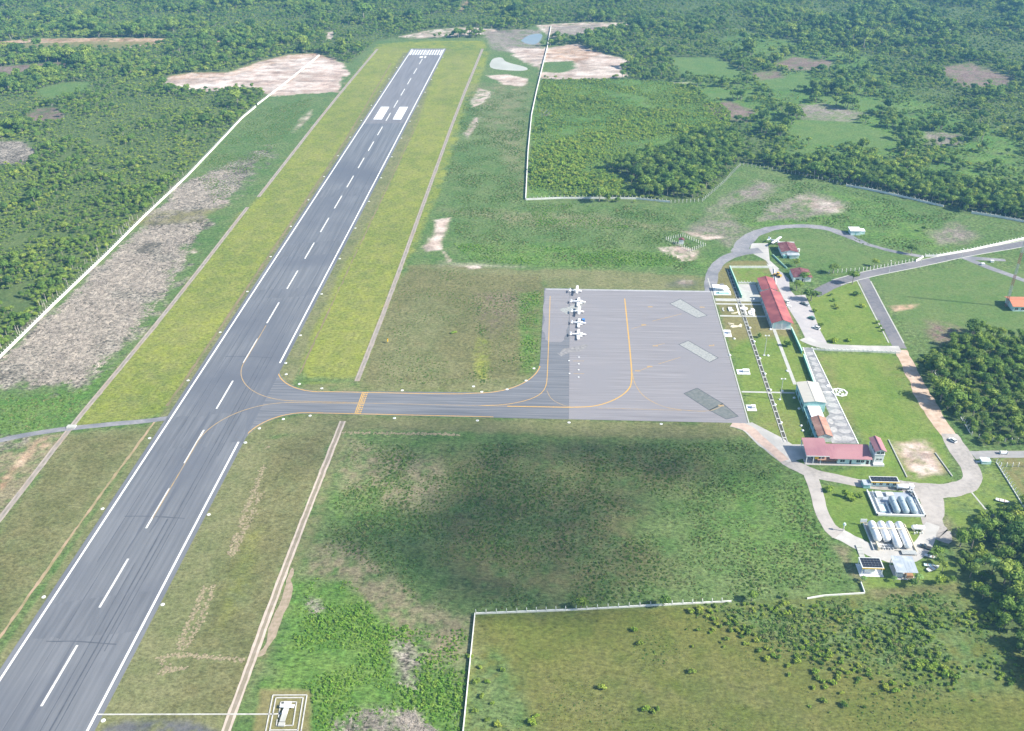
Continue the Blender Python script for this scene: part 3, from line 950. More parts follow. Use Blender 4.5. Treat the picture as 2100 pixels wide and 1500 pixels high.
for p, q_ in (((146.3, 504), (144.9, 454)), ((151.7, 504), (154.0, 404))):
    MB().bar((*p, .03), (*q_, .03), .5, .18).build('edge_kerb', M_white, prom)
# drains along the strip
for nm, pts in (('drainage_channel', [(-262.4, 150), (-263.5, 330), (-265, 400), (-264, 460), (-263, 535), (-265, 724)]), ('drainage_channel', [(-262.8, 748), (-264.6, 1040), (-261.5, 1310)]),
                ('drainage_channel', [(-119, 455), (-118, 563), (-119, 774), (-120, 1026), (-117, 1312)])):
    d_ = strip(nm, pts, 3.0, .05, M_drain, step=4, jit=.5, it=1)
    strip('channel_bed', pts, 1.1, .055, pm('drain_silt', (.20, .18, .15), (.30, .26, .22), .2, .95), d_, step=4, jit=.25, it=1)
    for off in (1.35, -1.35):
        strip('channel_wall', pts, .3, .14, M_drain, d_, step=6, it=1, offset=off, thick=.12)
d_ = strip('dirt_track', [(-118.6, 414), (-119.9, 305), (-119.2, 237), (-118.5, 150)], 3.3, .05, pm('track_verge', (.27, .225, .18), (.21, .185, .12), .3, .95, detail=7), jit=.7)
for off in (1.25, -1.25):
    strip('wheel_track', [(-118.6, 414), (-119.9, 305), (-119.2, 237), (-118.5, 150)], 1.0, .056, pm('track_earth', (.50, .42, .35), (.40, .33, .27), .3, .95, detail=7), d_, jit=.3, offset=off)
strip('dirt_spill', [(-117, 300), (-114.5, 280), (-115, 262), (-117, 250)], [1, 4.5, 3.5, 1], .046, pm('spilled_earth', (.34, .265, .20), (.24, .20, .13), .5, .95, detail=8), jit=1.8)
strip('dirt_trench', [(-226, 150), (-225, 256), (-223.9, 343), (-221, 410)], 1.3, .04, pm('trench_earth', (.36, .26, .17), (.22, .19, .09), .15, .95, detail=6), jit=.6)
strip('dirt_trench', [(-220.4, 425), (-219.9, 473), (-219.8, 640), (-219.9, 860), (-223, 1000), (-229, 1230)], 1.5, .04, pm('trench_brown', (.22, .165, .10), (.15, .14, .06), .12, .95), jit=.6, seed=8)
strip('dirt_trench', [(-154.5, 460), (-155.5, 600), (-156, 800), (-157, 990)], .9, .04, pm('trench_brown', (.2, .16, .09), (.16, .15, .06), .12, .95), jit=.8, seed=9)

# ponds
M_pond = pm('pond_water', (.17, .20, .20), (.21, .235, .22), .03, .12, spec=.5)
M_pondm = pm('milky_water', (.42, .42, .37), (.34, .345, .30), .05, .55, spec=.2)
for pts, m_ in (([(1068, 84), (1080, 74), (1098, 69), (1114, 70), (1110, 82), (1098, 93), (1078, 90)], M_pond), ([(1004, 132), (1010, 120), (1030, 117), (1036, 128), (1082, 138), (1082, 146), (1040, 145), (1006, 141)], M_pondm)):
    P_ = smooth_line(GL(pts + pts[:1]), 3, 2)[:-1]
    o = MB().add([(p[0], p[1], .05) for p in P_], [tuple(range(len(P_)))]).build('pond', m_)
    o['kind'] = 'structure'

# ------------------------------------------------------------------ walls and fences
M_wallw = pm('whitewashed_wall', (.76, .75, .70), (.62, .61, .57), .25, .85)
M_post = pm('concrete_post', (.62, .62, .58), (.50, .50, .47), .6, .85)
M_green = pm('green_painted_wall', (.10, .36, .24), (.08, .29, .20), .3, .75)
M_greenb = pm('pale_green_cap', (.42, .66, .52), (.36, .58, .46), .3, .75)
post_me = {}


def fence(name, label, cat, pts_px, wall_h=1.6, wall_w=.35, post_h=2.4, step=3.0, wall=True, mat=None, cap=None, wire=False, group=None, world=False, gaps=()):
    W = [tuple(p) for p in pts_px] if world else GL(pts_px)
    o0 = W[0]
    t_ = thing(name, label, cat, (o0[0], o0[1], 0), group=group)
    rel = [(p[0] - o0[0], p[1] - o0[1]) for p in W]
    s = 0.0
    tot = 0
    for a_, b_ in zip(rel[:-1], rel[1:]):
        L_ = math.hypot(b_[0] - a_[0], b_[1] - a_[1])
        n = max(1, round(L_ / step))
        ang = math.atan2(b_[1] - a_[1], b_[0] - a_[0])
        if wall:
            # bays of wall between groups of posts, a little uneven
            nb = max(1, int(L_ / 45))
            for k in range(nb):
                u0, u1 = k / nb, (k + 1) / nb - (.06 / L_)
                if any(g0 <= (s + L_ * (u0 + u1) / 2) <= g1 for g0, g1 in gaps):
                    continue
                dz = rnd.uniform(-.12, .12)
                p = (a_[0] + (b_[0] - a_[0]) * u0, a_[1] + (b_[1] - a_[1]) * u0, -.1)
                q_ = (a_[0] + (b_[0] - a_[0]) * u1, a_[1] + (b_[1] - a_[1]) * u1, -.1)
                w_ = MB().bar(p, q_, wall_w, wall_h + dz + .1).build('wall_bay', mat or M_wallw, t_)
                if cap:
                    p = (p[0], p[1], wall_h + dz + .002)
                    q_ = (q_[0], q_[1], wall_h + dz + .002)
                    MB().bar(p, q_, wall_w + .25, .12).build('coping', cap, w_)
        if post_h:
            key = round(post_h, 2)
            if key not in post_me:
                post_me[key] = MB().box(-.16, .16, -.16, .16, -.1, key).add([(-.1, -.1, key), (.1, -.1, key), (.1, .1, key), (-.1, .1, key), (-.1, -.1 + .5, key + .45), (.1, .4, key + .45), (.1, .55, key + .4), (-.1, .55, key + .4)],
                                                                              [(0, 1, 5, 4), (1, 2, 6, 5), (2, 3, 7, 6), (3, 0, 4, 7), (4, 5, 6, 7)]).mesh('post')
            for k in range(n):
                if tot >= 298:
                    break
                u = k / n
                tot += 1
                obj('post', post_me[key], M_post, t_, (a_[0] + (b_[0] - a_[0]) * u, a_[1] + (b_[1] - a_[1]) * u, 0), ang)
        if wire:
            for zz in (.5, 1.1, 1.7):
                MB().bar((*a_, zz), (*b_, zz), .03, .03).build('wire', pm('fence_wire', (.45, .45, .45), None, 1, .5), t_)
        s += L_
    return t_


fence('perimeter_wall', 'long white perimeter wall running between the dense forest and the grey cleared brush', 'wall', [(-80, 808), (0, 735), (105, 632), (215, 527), (300, 442), (385, 362), (440, 304), (497, 243), (525, 220)], 1.7, .5, 2.4, 3.2)
fence('perimeter_wall', 'straight white wall crossing the bare pink earth patch', 'wall', [(528, 216), (590, 168), (655, 115)], 1.7, .5, 2.4, 3.6)
fence('perimeter_wall', 'white boundary wall from the far ponds down along the bright shrub field to a corner', 'wall', [(1130, 55), (1122, 100), (1112, 140), (1100, 190), (1090, 238), (1083, 310), (1078, 410)], 1.7, .7, 0, 4)
fence('perimeter_wall', 'white wall with posts running right from the field corner below the dark trees', 'wall', [(1079, 411), (1150, 408), (1240, 408), (1305, 409), (1374, 416)], 1.5, .4, 2.4, 3.2)
fence('post_fence', 'row of bare concrete posts bending round the dark grove toward the red-earth clearing', 'fence', [(1376, 417), (1440, 414), (1482, 378), (1520, 338)], 0, .3, 2.4, 3.4, wall=False)
fence('perimeter_wall', 'pale wall at the foot of the long hedge of trees, upper right', 'wall', [(1735, 382), (1780, 390), (1850, 405), (1935, 425)], 1.6, .4, 2.4, 3.5)
fence('perimeter_wall', 'short pale wall at the right edge beneath the tall trees', 'wall', [(1992, 438), (2050, 447), (2130, 462)], 1.8, .4, 2.4, 3.5)
fence('post_fence', 'posts in a row under the trees behind the earth clearing', 'fence', [(1525, 340), (1600, 352), (1670, 366), (1732, 381)], 0, .3, 2.4, 3.6, wall=False)
fence('roadside_wall', 'white wall following the upper side of the main road to the right edge', 'wall', [(1897, 527), (1920, 527), (1990, 515), (2100, 491), (2230, 464)], 1.5, .5, 2.2, 3.2)
fence('roadside_fence', 'slim white posts beside the main road between the tree and the white wall', 'fence', [(1700, 561), (1770, 556), (1820, 548), (1878, 536)], 0, .3, 2.3, 3.0, wall=False)
fence('gate_wall', 'small slanting white wall piece at the gap before the roadside wall', 'wall', [(1878, 537), (1893, 529)], 1.5, .5, 0, 3)
fence('field_wall', 'low white wall with posts above the olive bushy field, from its left corner', 'wall', [(976, 1260), (1060, 1257), (1160, 1253), (1290, 1246), (1400, 1240), (1500, 1235)], .95, .3, 1.9, 4.3, gaps=((14, 26), (52, 62)))
fence('field_wall', 'white low wall with few posts in front of the shrubs, ending in a short return', 'wall', [(1504, 1234.7), (1655, 1229), (1690, 1223), (1773, 1218), (1765, 1196)], .9, .28, 0, 4.3, gaps=((12, 33),))
fence('field_wall', 'narrow white wall along the left side of the olive field, down to the bottom edge', 'wall', [(974, 1261), (966, 1340), (957, 1430), (948, 1520), (938, 1640)], 1.3, .3, 0, 5, gaps=())
fence('roadside_fence', 'white low fence below the pale concrete road behind the terminal lawn', 'fence', [(1666, 718), (1700, 720), (1770, 722), (1846, 726)], 1.2, .3, 1.5, 2.6)
fence('compound_fence', 'diamond of white posts around the small red-roofed hut', 'fence', [(1366, 492), (1415, 516), (1446, 505), (1400, 485), (1366, 492)], 0, .3, 2.2, 2.3, wall=False)
fence('post_fence', 'white posts marching along the small side road at the right edge', 'fence', [(2052, 958), (2100, 958), (2200, 958)], 0, .3, 2.2, 2.6, wall=False)
fence('post_fence', 'leaning line of white posts and low wall running down toward the round tree', 'fence', [(2043, 950), (2068, 990), (2100, 1042), (2150, 1125)], .5, .25, 2.2, 2.4)
fence('grove_fence', 'white posts along the edge of the dark grove beside the dirt road', 'fence', [(1902, 738), (1925, 780), (1952, 826), (1990, 890)], .4, .25, 2.2, 2.6)
fence('grove_fence', 'short posts below the dark grove facing the side road', 'fence', [(1992, 893), (2022, 904), (2100, 908), (2200, 908)], 0, .25, 1.9, 3.0, wall=False)
fence('garden_wall', 'green wall along the left side of the walled lawn by the terminal', 'wall', [(117.9, 616.0), (119.3, 569.3)], 2.2, .35, 0, 3, mat=M_green, cap=M_greenb, world=True)
fence('garden_wall', 'white wall along the top of the walled lawn by the terminal', 'wall', [(118.3, 617), (149, 618)], 1.5, .35, 0, 3, world=True)
fence('garden_wall', 'low white wall at the foot of the walled lawn beside the red annex', 'wall', [(120.6, 592), (132.6, 592)], 1.2, .3, 1.5, 2, world=True)
fence('garden_wall', 'thin white kerb wall along the parking side of the walled lawn', 'wall', [(149.2, 617), (147.5, 602), (145.6, 588)], .6, .3, 0, 3, world=True)
fence('green_wall', 'long green wall descending from the red terminal, upper half', 'wall', [(143.5, 526), (144.0, 498), (143.9, 496)], 2.2, .5, 0, 3, mat=M_green, cap=M_greenb, world=True)
fence('green_wall', 'green wall reaching the white-roofed hall, lower half', 'wall', [(144.2, 492.5), (143.3, 456)], 2.0, .5, 0, 3, mat=M_green, cap=M_greenb, world=True)
fence('green_wall', 'low green rail between the two long red-roofed houses', 'wall', [(152.5, 640), (157, 622), (158.5, 617)], 1.2, .3, 0, 3, mat=M_greenb, world=True)
fence('court_wall', 'low grey rail on the left side of the sand court', 'wall', [(1822, 903), (1860, 980)], .5, .45, 0, 3, mat=M_path)
fence('court_wall', 'low grey rail on the right side of the sand court', 'wall', [(1918, 930), (1953, 978)], .5, .45, 0, 3, mat=M_path)

# ------------------------------------------------------------------ buildings
M_redroof = pm('red_roof_sheet', (.29, .082, .085), (.25, .075, .08), .9, .7, stretch=(.15, 2.0, 1), detail=3, c3=(.40, .12, .11), scale3=.15)
M_darkred = pm('dark_red_tiles', (.115, .035, .042), (.17, .055, .062), 1.2, .85, detail=7, c3=(.21, .10, .095), scale3=.3)
M_pink = pm('faded_pink_roof', (.345, .165, .185), (.295, .14, .16), 1.2, .75, stretch=(2.2, .12, 1), c3=(.37, .19, .20), scale3=.1)
M_salmon = pm('salmon_tiles', (.36, .195, .145), (.26, .14, .11), 1.2, .9, detail=7, c3=(.42, .25, .19), scale3=.2)
M_cream = pm('cream_roof_sheet', (.50, .475, .41), (.44, .42, .37), 1.0, .6, stretch=(.12, 1.5, 1))
M_wroof = pm('white_flat_roof', (.76, .76, .77), (.66, .66, .67), .3, .8, c3=(.60, .60, .60), scale3=.2)
M_zinc = pm('zinc_sheet', (.27, .31, .35), (.36, .40, .44), .8, .45, stretch=(2, .1, 1), spec=.4, c3=(.44, .47, .49), scale3=.3)
M_wall = pm('white_wall', (.74, .75, .73), (.64, .65, .63), .4, .85)
M_teal = pm('teal_wall', (.30, .52, .50), (.24, .44, .43), .4, .8)
M_aqua = pm('pale_aqua_wall', (.56, .72, .70), (.48, .64, .62), .4, .8)
M_brownw = pm('orange_brown_wall', (.36, .20, .10), (.28, .16, .09), .5, .85)
M_glass = pm('dark_glass', (.03, .045, .055), (.05, .07, .08), .5, .15, spec=.6)
M_darkw = pm('dark_opening', (.03, .03, .03), (.05, .05, .05), .5, .9)
M_yel = pm('yellow_fascia', (.72, .45, .03), (.65, .40, .03), .5, .6)
M_panel = pm('solar_cell', (.015, .016, .024), (.024, .025, .036), .6, .3, spec=.5)
M_frame = pm('pale_frame', (.58, .60, .58), (.50, .52, .50), .5, .6)


def gable_roof(t_, x0, x1, y0, y1, ze, zr, m1, m2=None, over=.0, th=.16, name='roof_slope', ridge_axis='Y', gm=None):
    """two roof slopes as slabs + ridge cap; ridge along Y at the middle of x0..x1 (or along X)"""
    xm = (x0 + x1) / 2
    P = lambda a, b, z: (a, b, z) if ridge_axis == 'Y' else (b, a, z)
    out = []
    for xa, m_ in ((x0, m1), (x1, m2 or m1)):
        vs = [P(xa, y0, ze), P(xm, y0, zr), P(xm, y1, zr), P(xa, y1, ze)]
        vs = vs + [(v[0], v[1], v[2] + th) for v in vs]
        out.append(MB().add(vs, [(0, 1, 2, 3), (7, 6, 5, 4), (0, 4, 5, 1), (1, 5, 6, 2), (2, 6, 7, 3), (3, 7, 4, 0)]).build(name, m_, t_))
    a = P(xm - .22, y0 - .02, zr + th - .03)
    b = P(xm + .22, y1 + .02, zr + th + .1)
    MB().box(min(a[0], b[0]), max(a[0], b[0]), min(a[1], b[1]), max(a[1], b[1]), a[2], b[2]).build('ridge_cap', m2 or m1, out[0])
    return out


def gable_wall(t_, x0, x1, y0, y1, ze, zr, mat, name='gable_wall', th=.25):
    xm = (x0 + x1) / 2
    for ya in (y0, y1 - th):
        MB().add([(x0, ya, 0), (x1, ya, 0), (x1, ya, ze), (xm, ya, zr), (x0, ya, ze), (x0, ya + th, 0), (x1, ya + th, 0), (x1, ya + th, ze), (xm, ya + th, zr), (x0, ya + th, ze)],
                 [(0, 1, 2, 3, 4), (9, 8, 7, 6, 5), (0, 5, 6, 1), (1, 6, 7, 2), (2, 7, 8, 3), (3, 8, 9, 4), (4, 9, 5, 0)]).build(name, mat, t_)
    for xa in (x0, x1 - th):
        MB().box(xa, xa + th, y0 + th, y1 - th, 0, ze).build('side_wall', mat, t_)


def window(t_, x0, x1, y, z0, z1, name='window', face='S', glass=None, frame=True):
    """window on a wall at y facing -Y (face S) or at x facing -X (face W): frame, pane, sill"""
    def bx(a0, a1, d0, d1, b0, b1):
        return MB().box(a0, a1, y + d0, y + d1, b0, b1) if face == 'S' else MB().box(y + d0, y + d1, a0, a1, b0, b1)
    w_ = bx(x0, x1, -.04, .05, z0, z1).build(name, glass or M_glass, t_)
    if frame:
        bx(x0 - .1, x1 + .1, -.14, -.041, z0 - .14, z0 - .002).build('sill', M_wall, w_)
        bx((x0 + x1) / 2 - .04, (x0 + x1) / 2 + .04, -.07, -.042, z0, z1).build('mullion', M_wall, w_)
    return w_


def door(t_, x0, x1, y, z1, mat=None, face='S'):
    return window(t_, x0, x1, y, .02, z1, 'door', face, mat or M_darkw, False)


# red terminal
T = thing('terminal_building', 'long terminal with bright red gabled roof and white gable end', 'building', (137.7, 527, 0))
gable_roof(T, -6.9, 6.9, -1, 42.9, 4.4, 7.0, M_redroof)
gable_wall(T, -5.4, 5.4, .5, 41.5, 4.55, 6.6, M_aqua)
MB().box(-3.8, 3.0, .42, .48, .4, 3.6).build('entrance_panel', M_wall, T)
for k in range(3):
    MB().box(-5.9 + k * 5.5, -5.6 + k * 5.5, -.7, -.4, 0, 4.5 + (1.9 if k == 1 else 0)).build('porch_column', M_wall, T)
for k in range(9):
    window(T, 3 + k * 4.3, 5.2 + k * 4.3, -5.42, 1.2, 2.6, face='W')
for k in range(8):
    MB().box(-6.5, -6.25, 1 + k * 5.4, 1.25 + k * 5.4, 0, 4.5).build('veranda_column', M_wall, T)
MB().box(-6.8, 6.8, -.9, 42.4, -.05, .12).build('floor_slab', M_conc, T)
T = thing('annex_building', 'shorter red-roofed annex at the far end of the terminal', 'building', (138.5, 573.5, 0))
gable_roof(T, -5.6, 5.6, .2, 19.2, 3.9, 5.6, M_redroof)
gable_wall(T, -4.8, 4.8, .8, 18.6, 4.0, 5.3, M_wall)
for k in range(4):
    window(T, 2.2 + k * 4.2, 4.0 + k * 4.2, -4.82, 1.2, 2.6, face='W')
MB().box(-6.0, -4.85, 3, 18, -.05, .15).build('veranda_floor', M_conc, T)
for k in range(4):
    MB().box(-5.45, -5.25, 1 + k * 5.7, 1.2 + k * 5.7, 0, 4.0).build('veranda_column', M_wall, T)

# white-roofed hall, flat wing, salmon wing, pink main house and tower
T = thing('hall', 'boxy hall with wide cream-white roof and teal walls', 'building', (137.4, 433.3, 0))
gable_roof(T, -6.1, 6.1, -.4, 20.4, 6.1, 6.9, M_cream)
gable_wall(T, -5.7, 5.7, 0, 20, 6.15, 6.85, M_teal)
for k in range(3):
    window(T, 2 + k * 6, 5.2 + k * 6, -5.72, 1.0, 2.8, face='W')
MB().box(-6.05, -5.72, .4, 19.6, 4.2, 4.5).build('wall_band', M_aqua, T)
T = thing('flat_wing', 'low white flat-roofed block between the cream hall and the salmon roof', 'building', (136.8, 422.4, 0))
MB().box(-3.1, 3.1, .1, 10.6, 0, 3.7).build('wall', M_wall, T)
MB().box(-3.4, 3.4, -.05, 10.75, 3.702, 3.95).build('roof_slab', M_wroof, T)
for k in range(2):
    window(T, 2 + k * 4, 4 + k * 4, -3.12, 1.1, 2.5, face='W')
MB().box(-5.2, -3.6, -.3, 10.6, 2.6, 2.75).build('awning', M_teal, T)
for k in range(3):
    MB().box(-5.1, -4.9, .2 + k * 4.9, .4 + k * 4.9, 0, 2.6).build('awning_post', M_teal, T)
T = thing('salmon_wing', 'narrow wing with weathered salmon tile gable roof', 'building', (136.5, 404.6, 0))
gable_roof(T, -3.7, 4.2, -.2, 17.4, 3.8, 5.3, M_salmon)
gable_wall(T, -3.1, 3.6, .2, 17.1, 3.95, 5.2, M_wall)
for k in range(3):
    window(T, 2 + k * 5, 4 + k * 5, -3.12, 1.1, 2.5, face='W')
MB().box(-5.0, -3.75, .5, 17, 2.6, 2.75).build('awning', M_teal, T)
for k in range(4):
    MB().box(-4.95, -4.75, .8 + k * 5.2, 1 + k * 5.2, 0, 2.6).build('awning_post', M_teal, T)
T = thing('main_house', 'broad house under one faded pink roof with open porch on its left', 'building', (123, 386.5, 0))


def mono(t_, x0, x1, y0, y1, z0, z1, mat, name='roof_slope', th=.18):
    vs = [(x0, y0, z0), (x1, y0, z0), (x1, y1, z1), (x0, y1, z1)]
    vs += [(v[0], v[1], v[2] + th) for v in vs]
    return MB().add(vs, [(3, 2, 1, 0), (4, 5, 6, 7), (0, 1, 5, 4), (1, 2, 6, 5), (2, 3, 7, 6), (3, 0, 4, 7)]).build(name, mat, t_)


mono(T, 0, 11.4, -.9, 12.8, 4.9, 6.3, M_pink)
mono(T, 11.42, 32.4, -1.6, 8.6, 3.9, 5.88, M_pink)
MB().box(-.12, 11.4, -1.06, -.92, 4.72, 5.1).build('fascia', M_wall, T)
MB().box(-.14, -.02, -.9, 12.8, 4.75, 5.0).build('fascia', M_wall, T)
MB().box(15.8, 32.0, -.2, 8.0, 0, 3.95).build('wall', M_aqua, T)
MB().box(6.8, 15.78, 1.2, 9, 0, 4.3).build('wall', M_brownw, T)
MB().box(3.5, 6.78, 4.5, 12.2, 0, 4.4).build('wall', M_teal, T)
mono(T, 5.6, 15.6, -1.2, 1.1, 2.7, 3.5, M_salmon, 'porch_roof')
MB().box(4.4, 6.2, -.6, .3, 2.9, 4.3).build('yellow_sign', M_yel, T)
for xx in (.2, 3.6, 7.2):
    MB().box(xx, xx + .35, -.75, -.4, 0, 5.0).build('porch_column', M_wall, T)
for xx in (.2, 3.6):
    MB().box(xx, xx + .35, 12.0, 12.35, 0, 6.2).build('porch_column', M_wall, T)
MB().box(-.3, 33.5, -1.8, 12.5, -.05, .18).build('floor_slab', M_conc, T)
for a, b in ((17.2, 19.4), (25.2, 27), (27.4, 29)):
    window(T, a, b, -.2, 1.2, 2.6)
for a, b in ((21.8, 22.8), (30, 31.4)):
    door(T, a, b, -.2, 2.5)
window(T, 2, 4, 3.45, 1.2, 2.6, face='W')
T = thing('control_tower', 'small white tower with pink gabled roof beside the pink-roofed house', 'tower', (159.0, 386.4, 0))
MB().box(-2.3, 2.3, 0, 10.4, 0, 8.3).build('wall', M_wall, T)
MB().box(-2.5, 2.5, -.25, 10.6, 6.1, 6.35).build('balcony_slab', M_wroof, T)
gable_roof(T, -2.9, 2.9, -.7, 11.3, 8.35, 9.7, M_pink)
gable_wall(T, -2.25, 2.25, .05, 10.35, 8.34, 9.5, M_wall)
for a, b in ((-1.6, -.3), (.3, 1.7)):
    window(T, a, b, -.02, 6.5, 8.0)
for k in range(2):
    window(T, -1.2 + k * 1.6, -.2 + k * 1.6, -.02, 2.8, 3.8)
for k in range(3):
    window(T, 1 + k * 3.2, 3.2 + k * 3.2, -2.32, 6.5, 8.0, face='W')
MB().box(-2.6, 2.7, -1.6, -.05, 0, 1.1).build('porch', M_wroof, T)


def solar_canopy(label, x0, x1, y0, y1, z, ncol, nrow, base, group=None):
    t_ = thing('solar_canopy', label, 'canopy', (x0, y0, 0))
    w, d = x1 - x0, y1 - y0
    MB().box(0, w, 0, d, z - .45, z).build('roof_slab', M_frame, t_)
    MB().box(-.02, w + .02, -.12, -.01, z - .5, z + .05).build('front_fascia', M_yel, t_)
    pw, pd = (w - .9) / ncol, (d - .9) / nrow
    me_ = MB().box(.06, pw - .06, .06, pd - .06, 0, .07).mesh('solar_panel')
    for i in range(ncol):
        for j in range(nrow):
            obj('solar_panel', me_, M_panel, t_, (.45 + i * pw, .45 + j * pd, z + .01))
    for xx in (.3, w - .6):
        for yy in (.3, d - .6):
            MB().box(xx, xx + .3, yy, yy + .3, 0, z - .46).build('column', M_wall, t_)
    if base:
        MB().box(.9, w - .9, .9, d - .3, 0, z - .46).build('wall', M_aqua, t_)
        for k in range(4):
            window(t_, 1.4 + k * 3.2, 2.8 + k * 3.2, .9, 1.0, 2.3)
    else:
        MB().box(-.4, w + .4, -.6, d + .4, -.05, .16).build('floor_slab', M_wroof, t_)
        MB().box(2, w - 3, 1.5, d - 2, .16, 2.6).build('kiosk', M_wall, t_)
    return t_


solar_canopy('yellow-edged canopy of dark solar panels over the aqua fuel office', 150.2, 163.8, 367.8, 372.3, 3.5, 8, 2, True)
solar_canopy('square solar-panel canopy with yellow edge beside the metal shed', 129.9, 139.2, 306.4, 313.1, 4.4, 6, 4, False)
T = thing('lean_to', 'small grey lean-to leaning on the left of the fuel office', 'shed', (146.6, 366.6, 0))
MB().box(0, 3.5, 0, 4.2, 2.2, 2.4).build('roof_slab', M_zinc, T)
MB().box(.2, 3.4, .3, 4, 0, 2.2).build('wall', M_teal, T)
T = thing('metal_shed', 'open shed with large pale zinc roof near the bottom trees', 'shed', (143.6, 304.2, 0))
np_ = 6
for k in range(np_):
    mono(T, k * 9.2 / np_ + .01, (k + 1) * 9.2 / np_ - .01, 0, 9.5, 4.4 + .01 * (k % 2), 5.2 + .01 * (k % 2), M_zinc, 'roof_sheet', .06)
for xx in (.4, 4.5, 8.5):
    for yy in (.5, 8.8):
        MB().box(xx, xx + .22, yy, yy + .22, 0, 4.45).build('post', M_post, T)
MB().box(.3, 8.9, .3, 9.2, -.05, .14).build('floor_slab', M_conc, T)
MB().box(1.2, 4.0, 2.0, 4.2, .14, 1.6).build('crate_stack', M_wall, T)
MB().box(5.2, 8.2, 1.4, 3.6, .14, 1.5).build('timber_pile', M_brownw, T)
T = thing('steps', 'small concrete steps beside the solar canopy', 'steps', (*G(*Z8(560, 1030)), 0), 0)
for k in range(4):
    MB().box(-1.2, 1.2, -3.4 + k * 1.9, -1.6 + k * 1.9, -.05, .18 + .12 * k).build('step', M_path, T)

# far small buildings
T = thing('pump_hut', 'tiny white hut with red roof inside the diamond of posts', 'hut', (87.9, 659.4, 0))
MB().box(-1.7, 1.7, -1.4, 1.6, 0, 3.4).build('wall', M_wall, T)
gable_roof(T, -2.1, 2.1, -1.9, 2.1, 3.42, 4.1, M_darkred)
door(T, -.5, .5, -1.41, 2.1, pm('white_door', (.7, .7, .68), None, 1, .6))
T = thing('equipment_hut', 'pale mint flat-roofed hut on the grass below the earth clearing', 'hut', (*G(*Z4(270, 120)), 0))
MB().box(-2.6, 4.8, 0, 7.5, 0, 3.4).build('wall', M_aqua, T)
MB().box(-3.2, 5.2, -.5, 8.2, 3.41, 3.65).build('roof_slab', M_wroof, T)
MB().box(5.0, 8.4, 1.8, 7, 0, 2.5).build('side_block', M_aqua, T)
MB().box(4.95, 8.7, 1.5, 7.3, 2.51, 2.7).build('side_roof', M_wroof, T)
door(T, .6, 1.6, -.01, 2.2, M_teal)
T = thing('red_tile_house', 'dark red tiled house with white porch beside the parked white aircraft', 'house', (159.5, 634, 0))
hz = [(-1.2, 3.5, 10.6)]
gable_roof(T, -1.5, 11.0, 3.6, 19.6, 3.8, 5.0, M_darkred)
gable_wall(T, -.6, 10.2, 4.2, 19.0, 3.95, 4.95, M_wall)
MB().box(-1.4, 10.9, 19.62, 20.0, 3.6, 4.9).build('rear_fascia', M_wall, T)
mono(T, 2.4, 11.2, -.3, 3.55, 2.9, 3.3, M_zinc, 'porch_roof')
MB().box(4.2, 10.6, .3, 3.3, 0, 2.85).build('porch_wall', M_aqua, T)
MB().box(-.2, 2.3, 1.0, 3.0, 0, 2.2).build('side_wall', M_teal, T)
window(T, 5.5, 9.5, .28, 1.0, 2.2, glass=M_wall)
MB().disc(13.2, 13.5, 0, 2.2, 1.0).build('water_tank', M_frame, T)
T = thing('red_tile_house', 'small red-roofed house half hidden by trees next to the parking lot', 'house', (158.6, 594, 0))
gable_roof(T, 0, 13, 1.5, 15.5, 3.3, 4.6, M_darkred, ridge_axis='Y')
gable_wall(T, .7, 12.2, 2.2, 15, 3.4, 4.5, M_wall)
MB().box(-.1, .6, 1.2, 14.8, 0, 3.1).build('veranda_wall', M_aqua, T)
window(T, 2, 4, 2.18, 1.0, 2.3)
door(T, 6, 7, 2.18, 2.2)
T = thing('orange_roof_house', 'house with orange roof cut by the right edge of the picture', 'house', (*G(2082, 645), 0))
gable_roof(T, 3.5, 18, -1, 14, 3.6, 5.4, pm('orange_tiles', (.52, .20, .11), (.44, .17, .10), .8, .85, detail=6), ridge_axis='X', name='roof_slope')
MB().box(0, 13, 4.2, 17, 0, 3.6).build('wall', M_aqua, T)
for k in range(3):
    window(T, 1 + k * 4, 3 + k * 4, 4.19, 1.0, 2.4)
T = thing('far_house', 'tiny white roof alone in the far forest, upper right', 'house', (*G(1925, 66), 0))
gable_roof(T, -8, 8, 0, 14, 3.5, 6, M_wroof, ridge_axis='X')
MB().box(1, 13, -7, 7, 0, 3.5).build('wall', M_wall, T)
T = thing('radio_shelter', 'white flat slab shelter with aqua pool-like bay beside the apron road', 'shelter', (102.5, 573.5, 0))
MB().prism([(-.8, 0), (10.5, 0), (10.8, 5.5), (9.0, 10), (7.8, 16), (-.4, 16)], -.05, .25).build('floor_slab', M_wall, T)
MB().prism([(.2, 5.3), (9.8, 4.2), (8.4, 9.8), (.2, 10.4)], 2.4, 2.65).build('roof_slab', M_wroof, T)
for xx in (.5, 3, 5.5, 8):
    MB().box(xx, xx + .25, 5.6, 5.85, .25, 2.4).build('column', M_wall, T)
    MB().box(xx, xx + .25, 9.2, 9.45, .25, 2.4).build('column', M_wall, T)
MB().prism([(.8, .8), (9.6, .8), (9.2, 3.6), (1.2, 4)], .26, .5).build('aqua_basin', M_teal, T)
MB().box(2.5, 6, 1.4, 3.2, .51, 1.3).build('equipment_case', M_aqua, T)
MB().box(4.6, 7.2, 12.2, 14.6, .26, 1.6).build('equipment_case', M_oldroad, T)

# ------------------------------------------------------------------ aircraft
M_plane = pm('white_aircraft_paint', (.82, .82, .82), (.76, .76, .77), .4, .35, spec=.5)
M_stripe = pm('blue_stripe_paint', (.06, .10, .30), (.08, .12, .34), .4, .35)
M_rub = pm('tyre_rubber', (.02, .02, .02), (.03, .03, .03), 2, .8)
M_metal = pm('grey_metal', (.30, .31, .32), (.24, .25, .26), .8, .4, spec=.5)


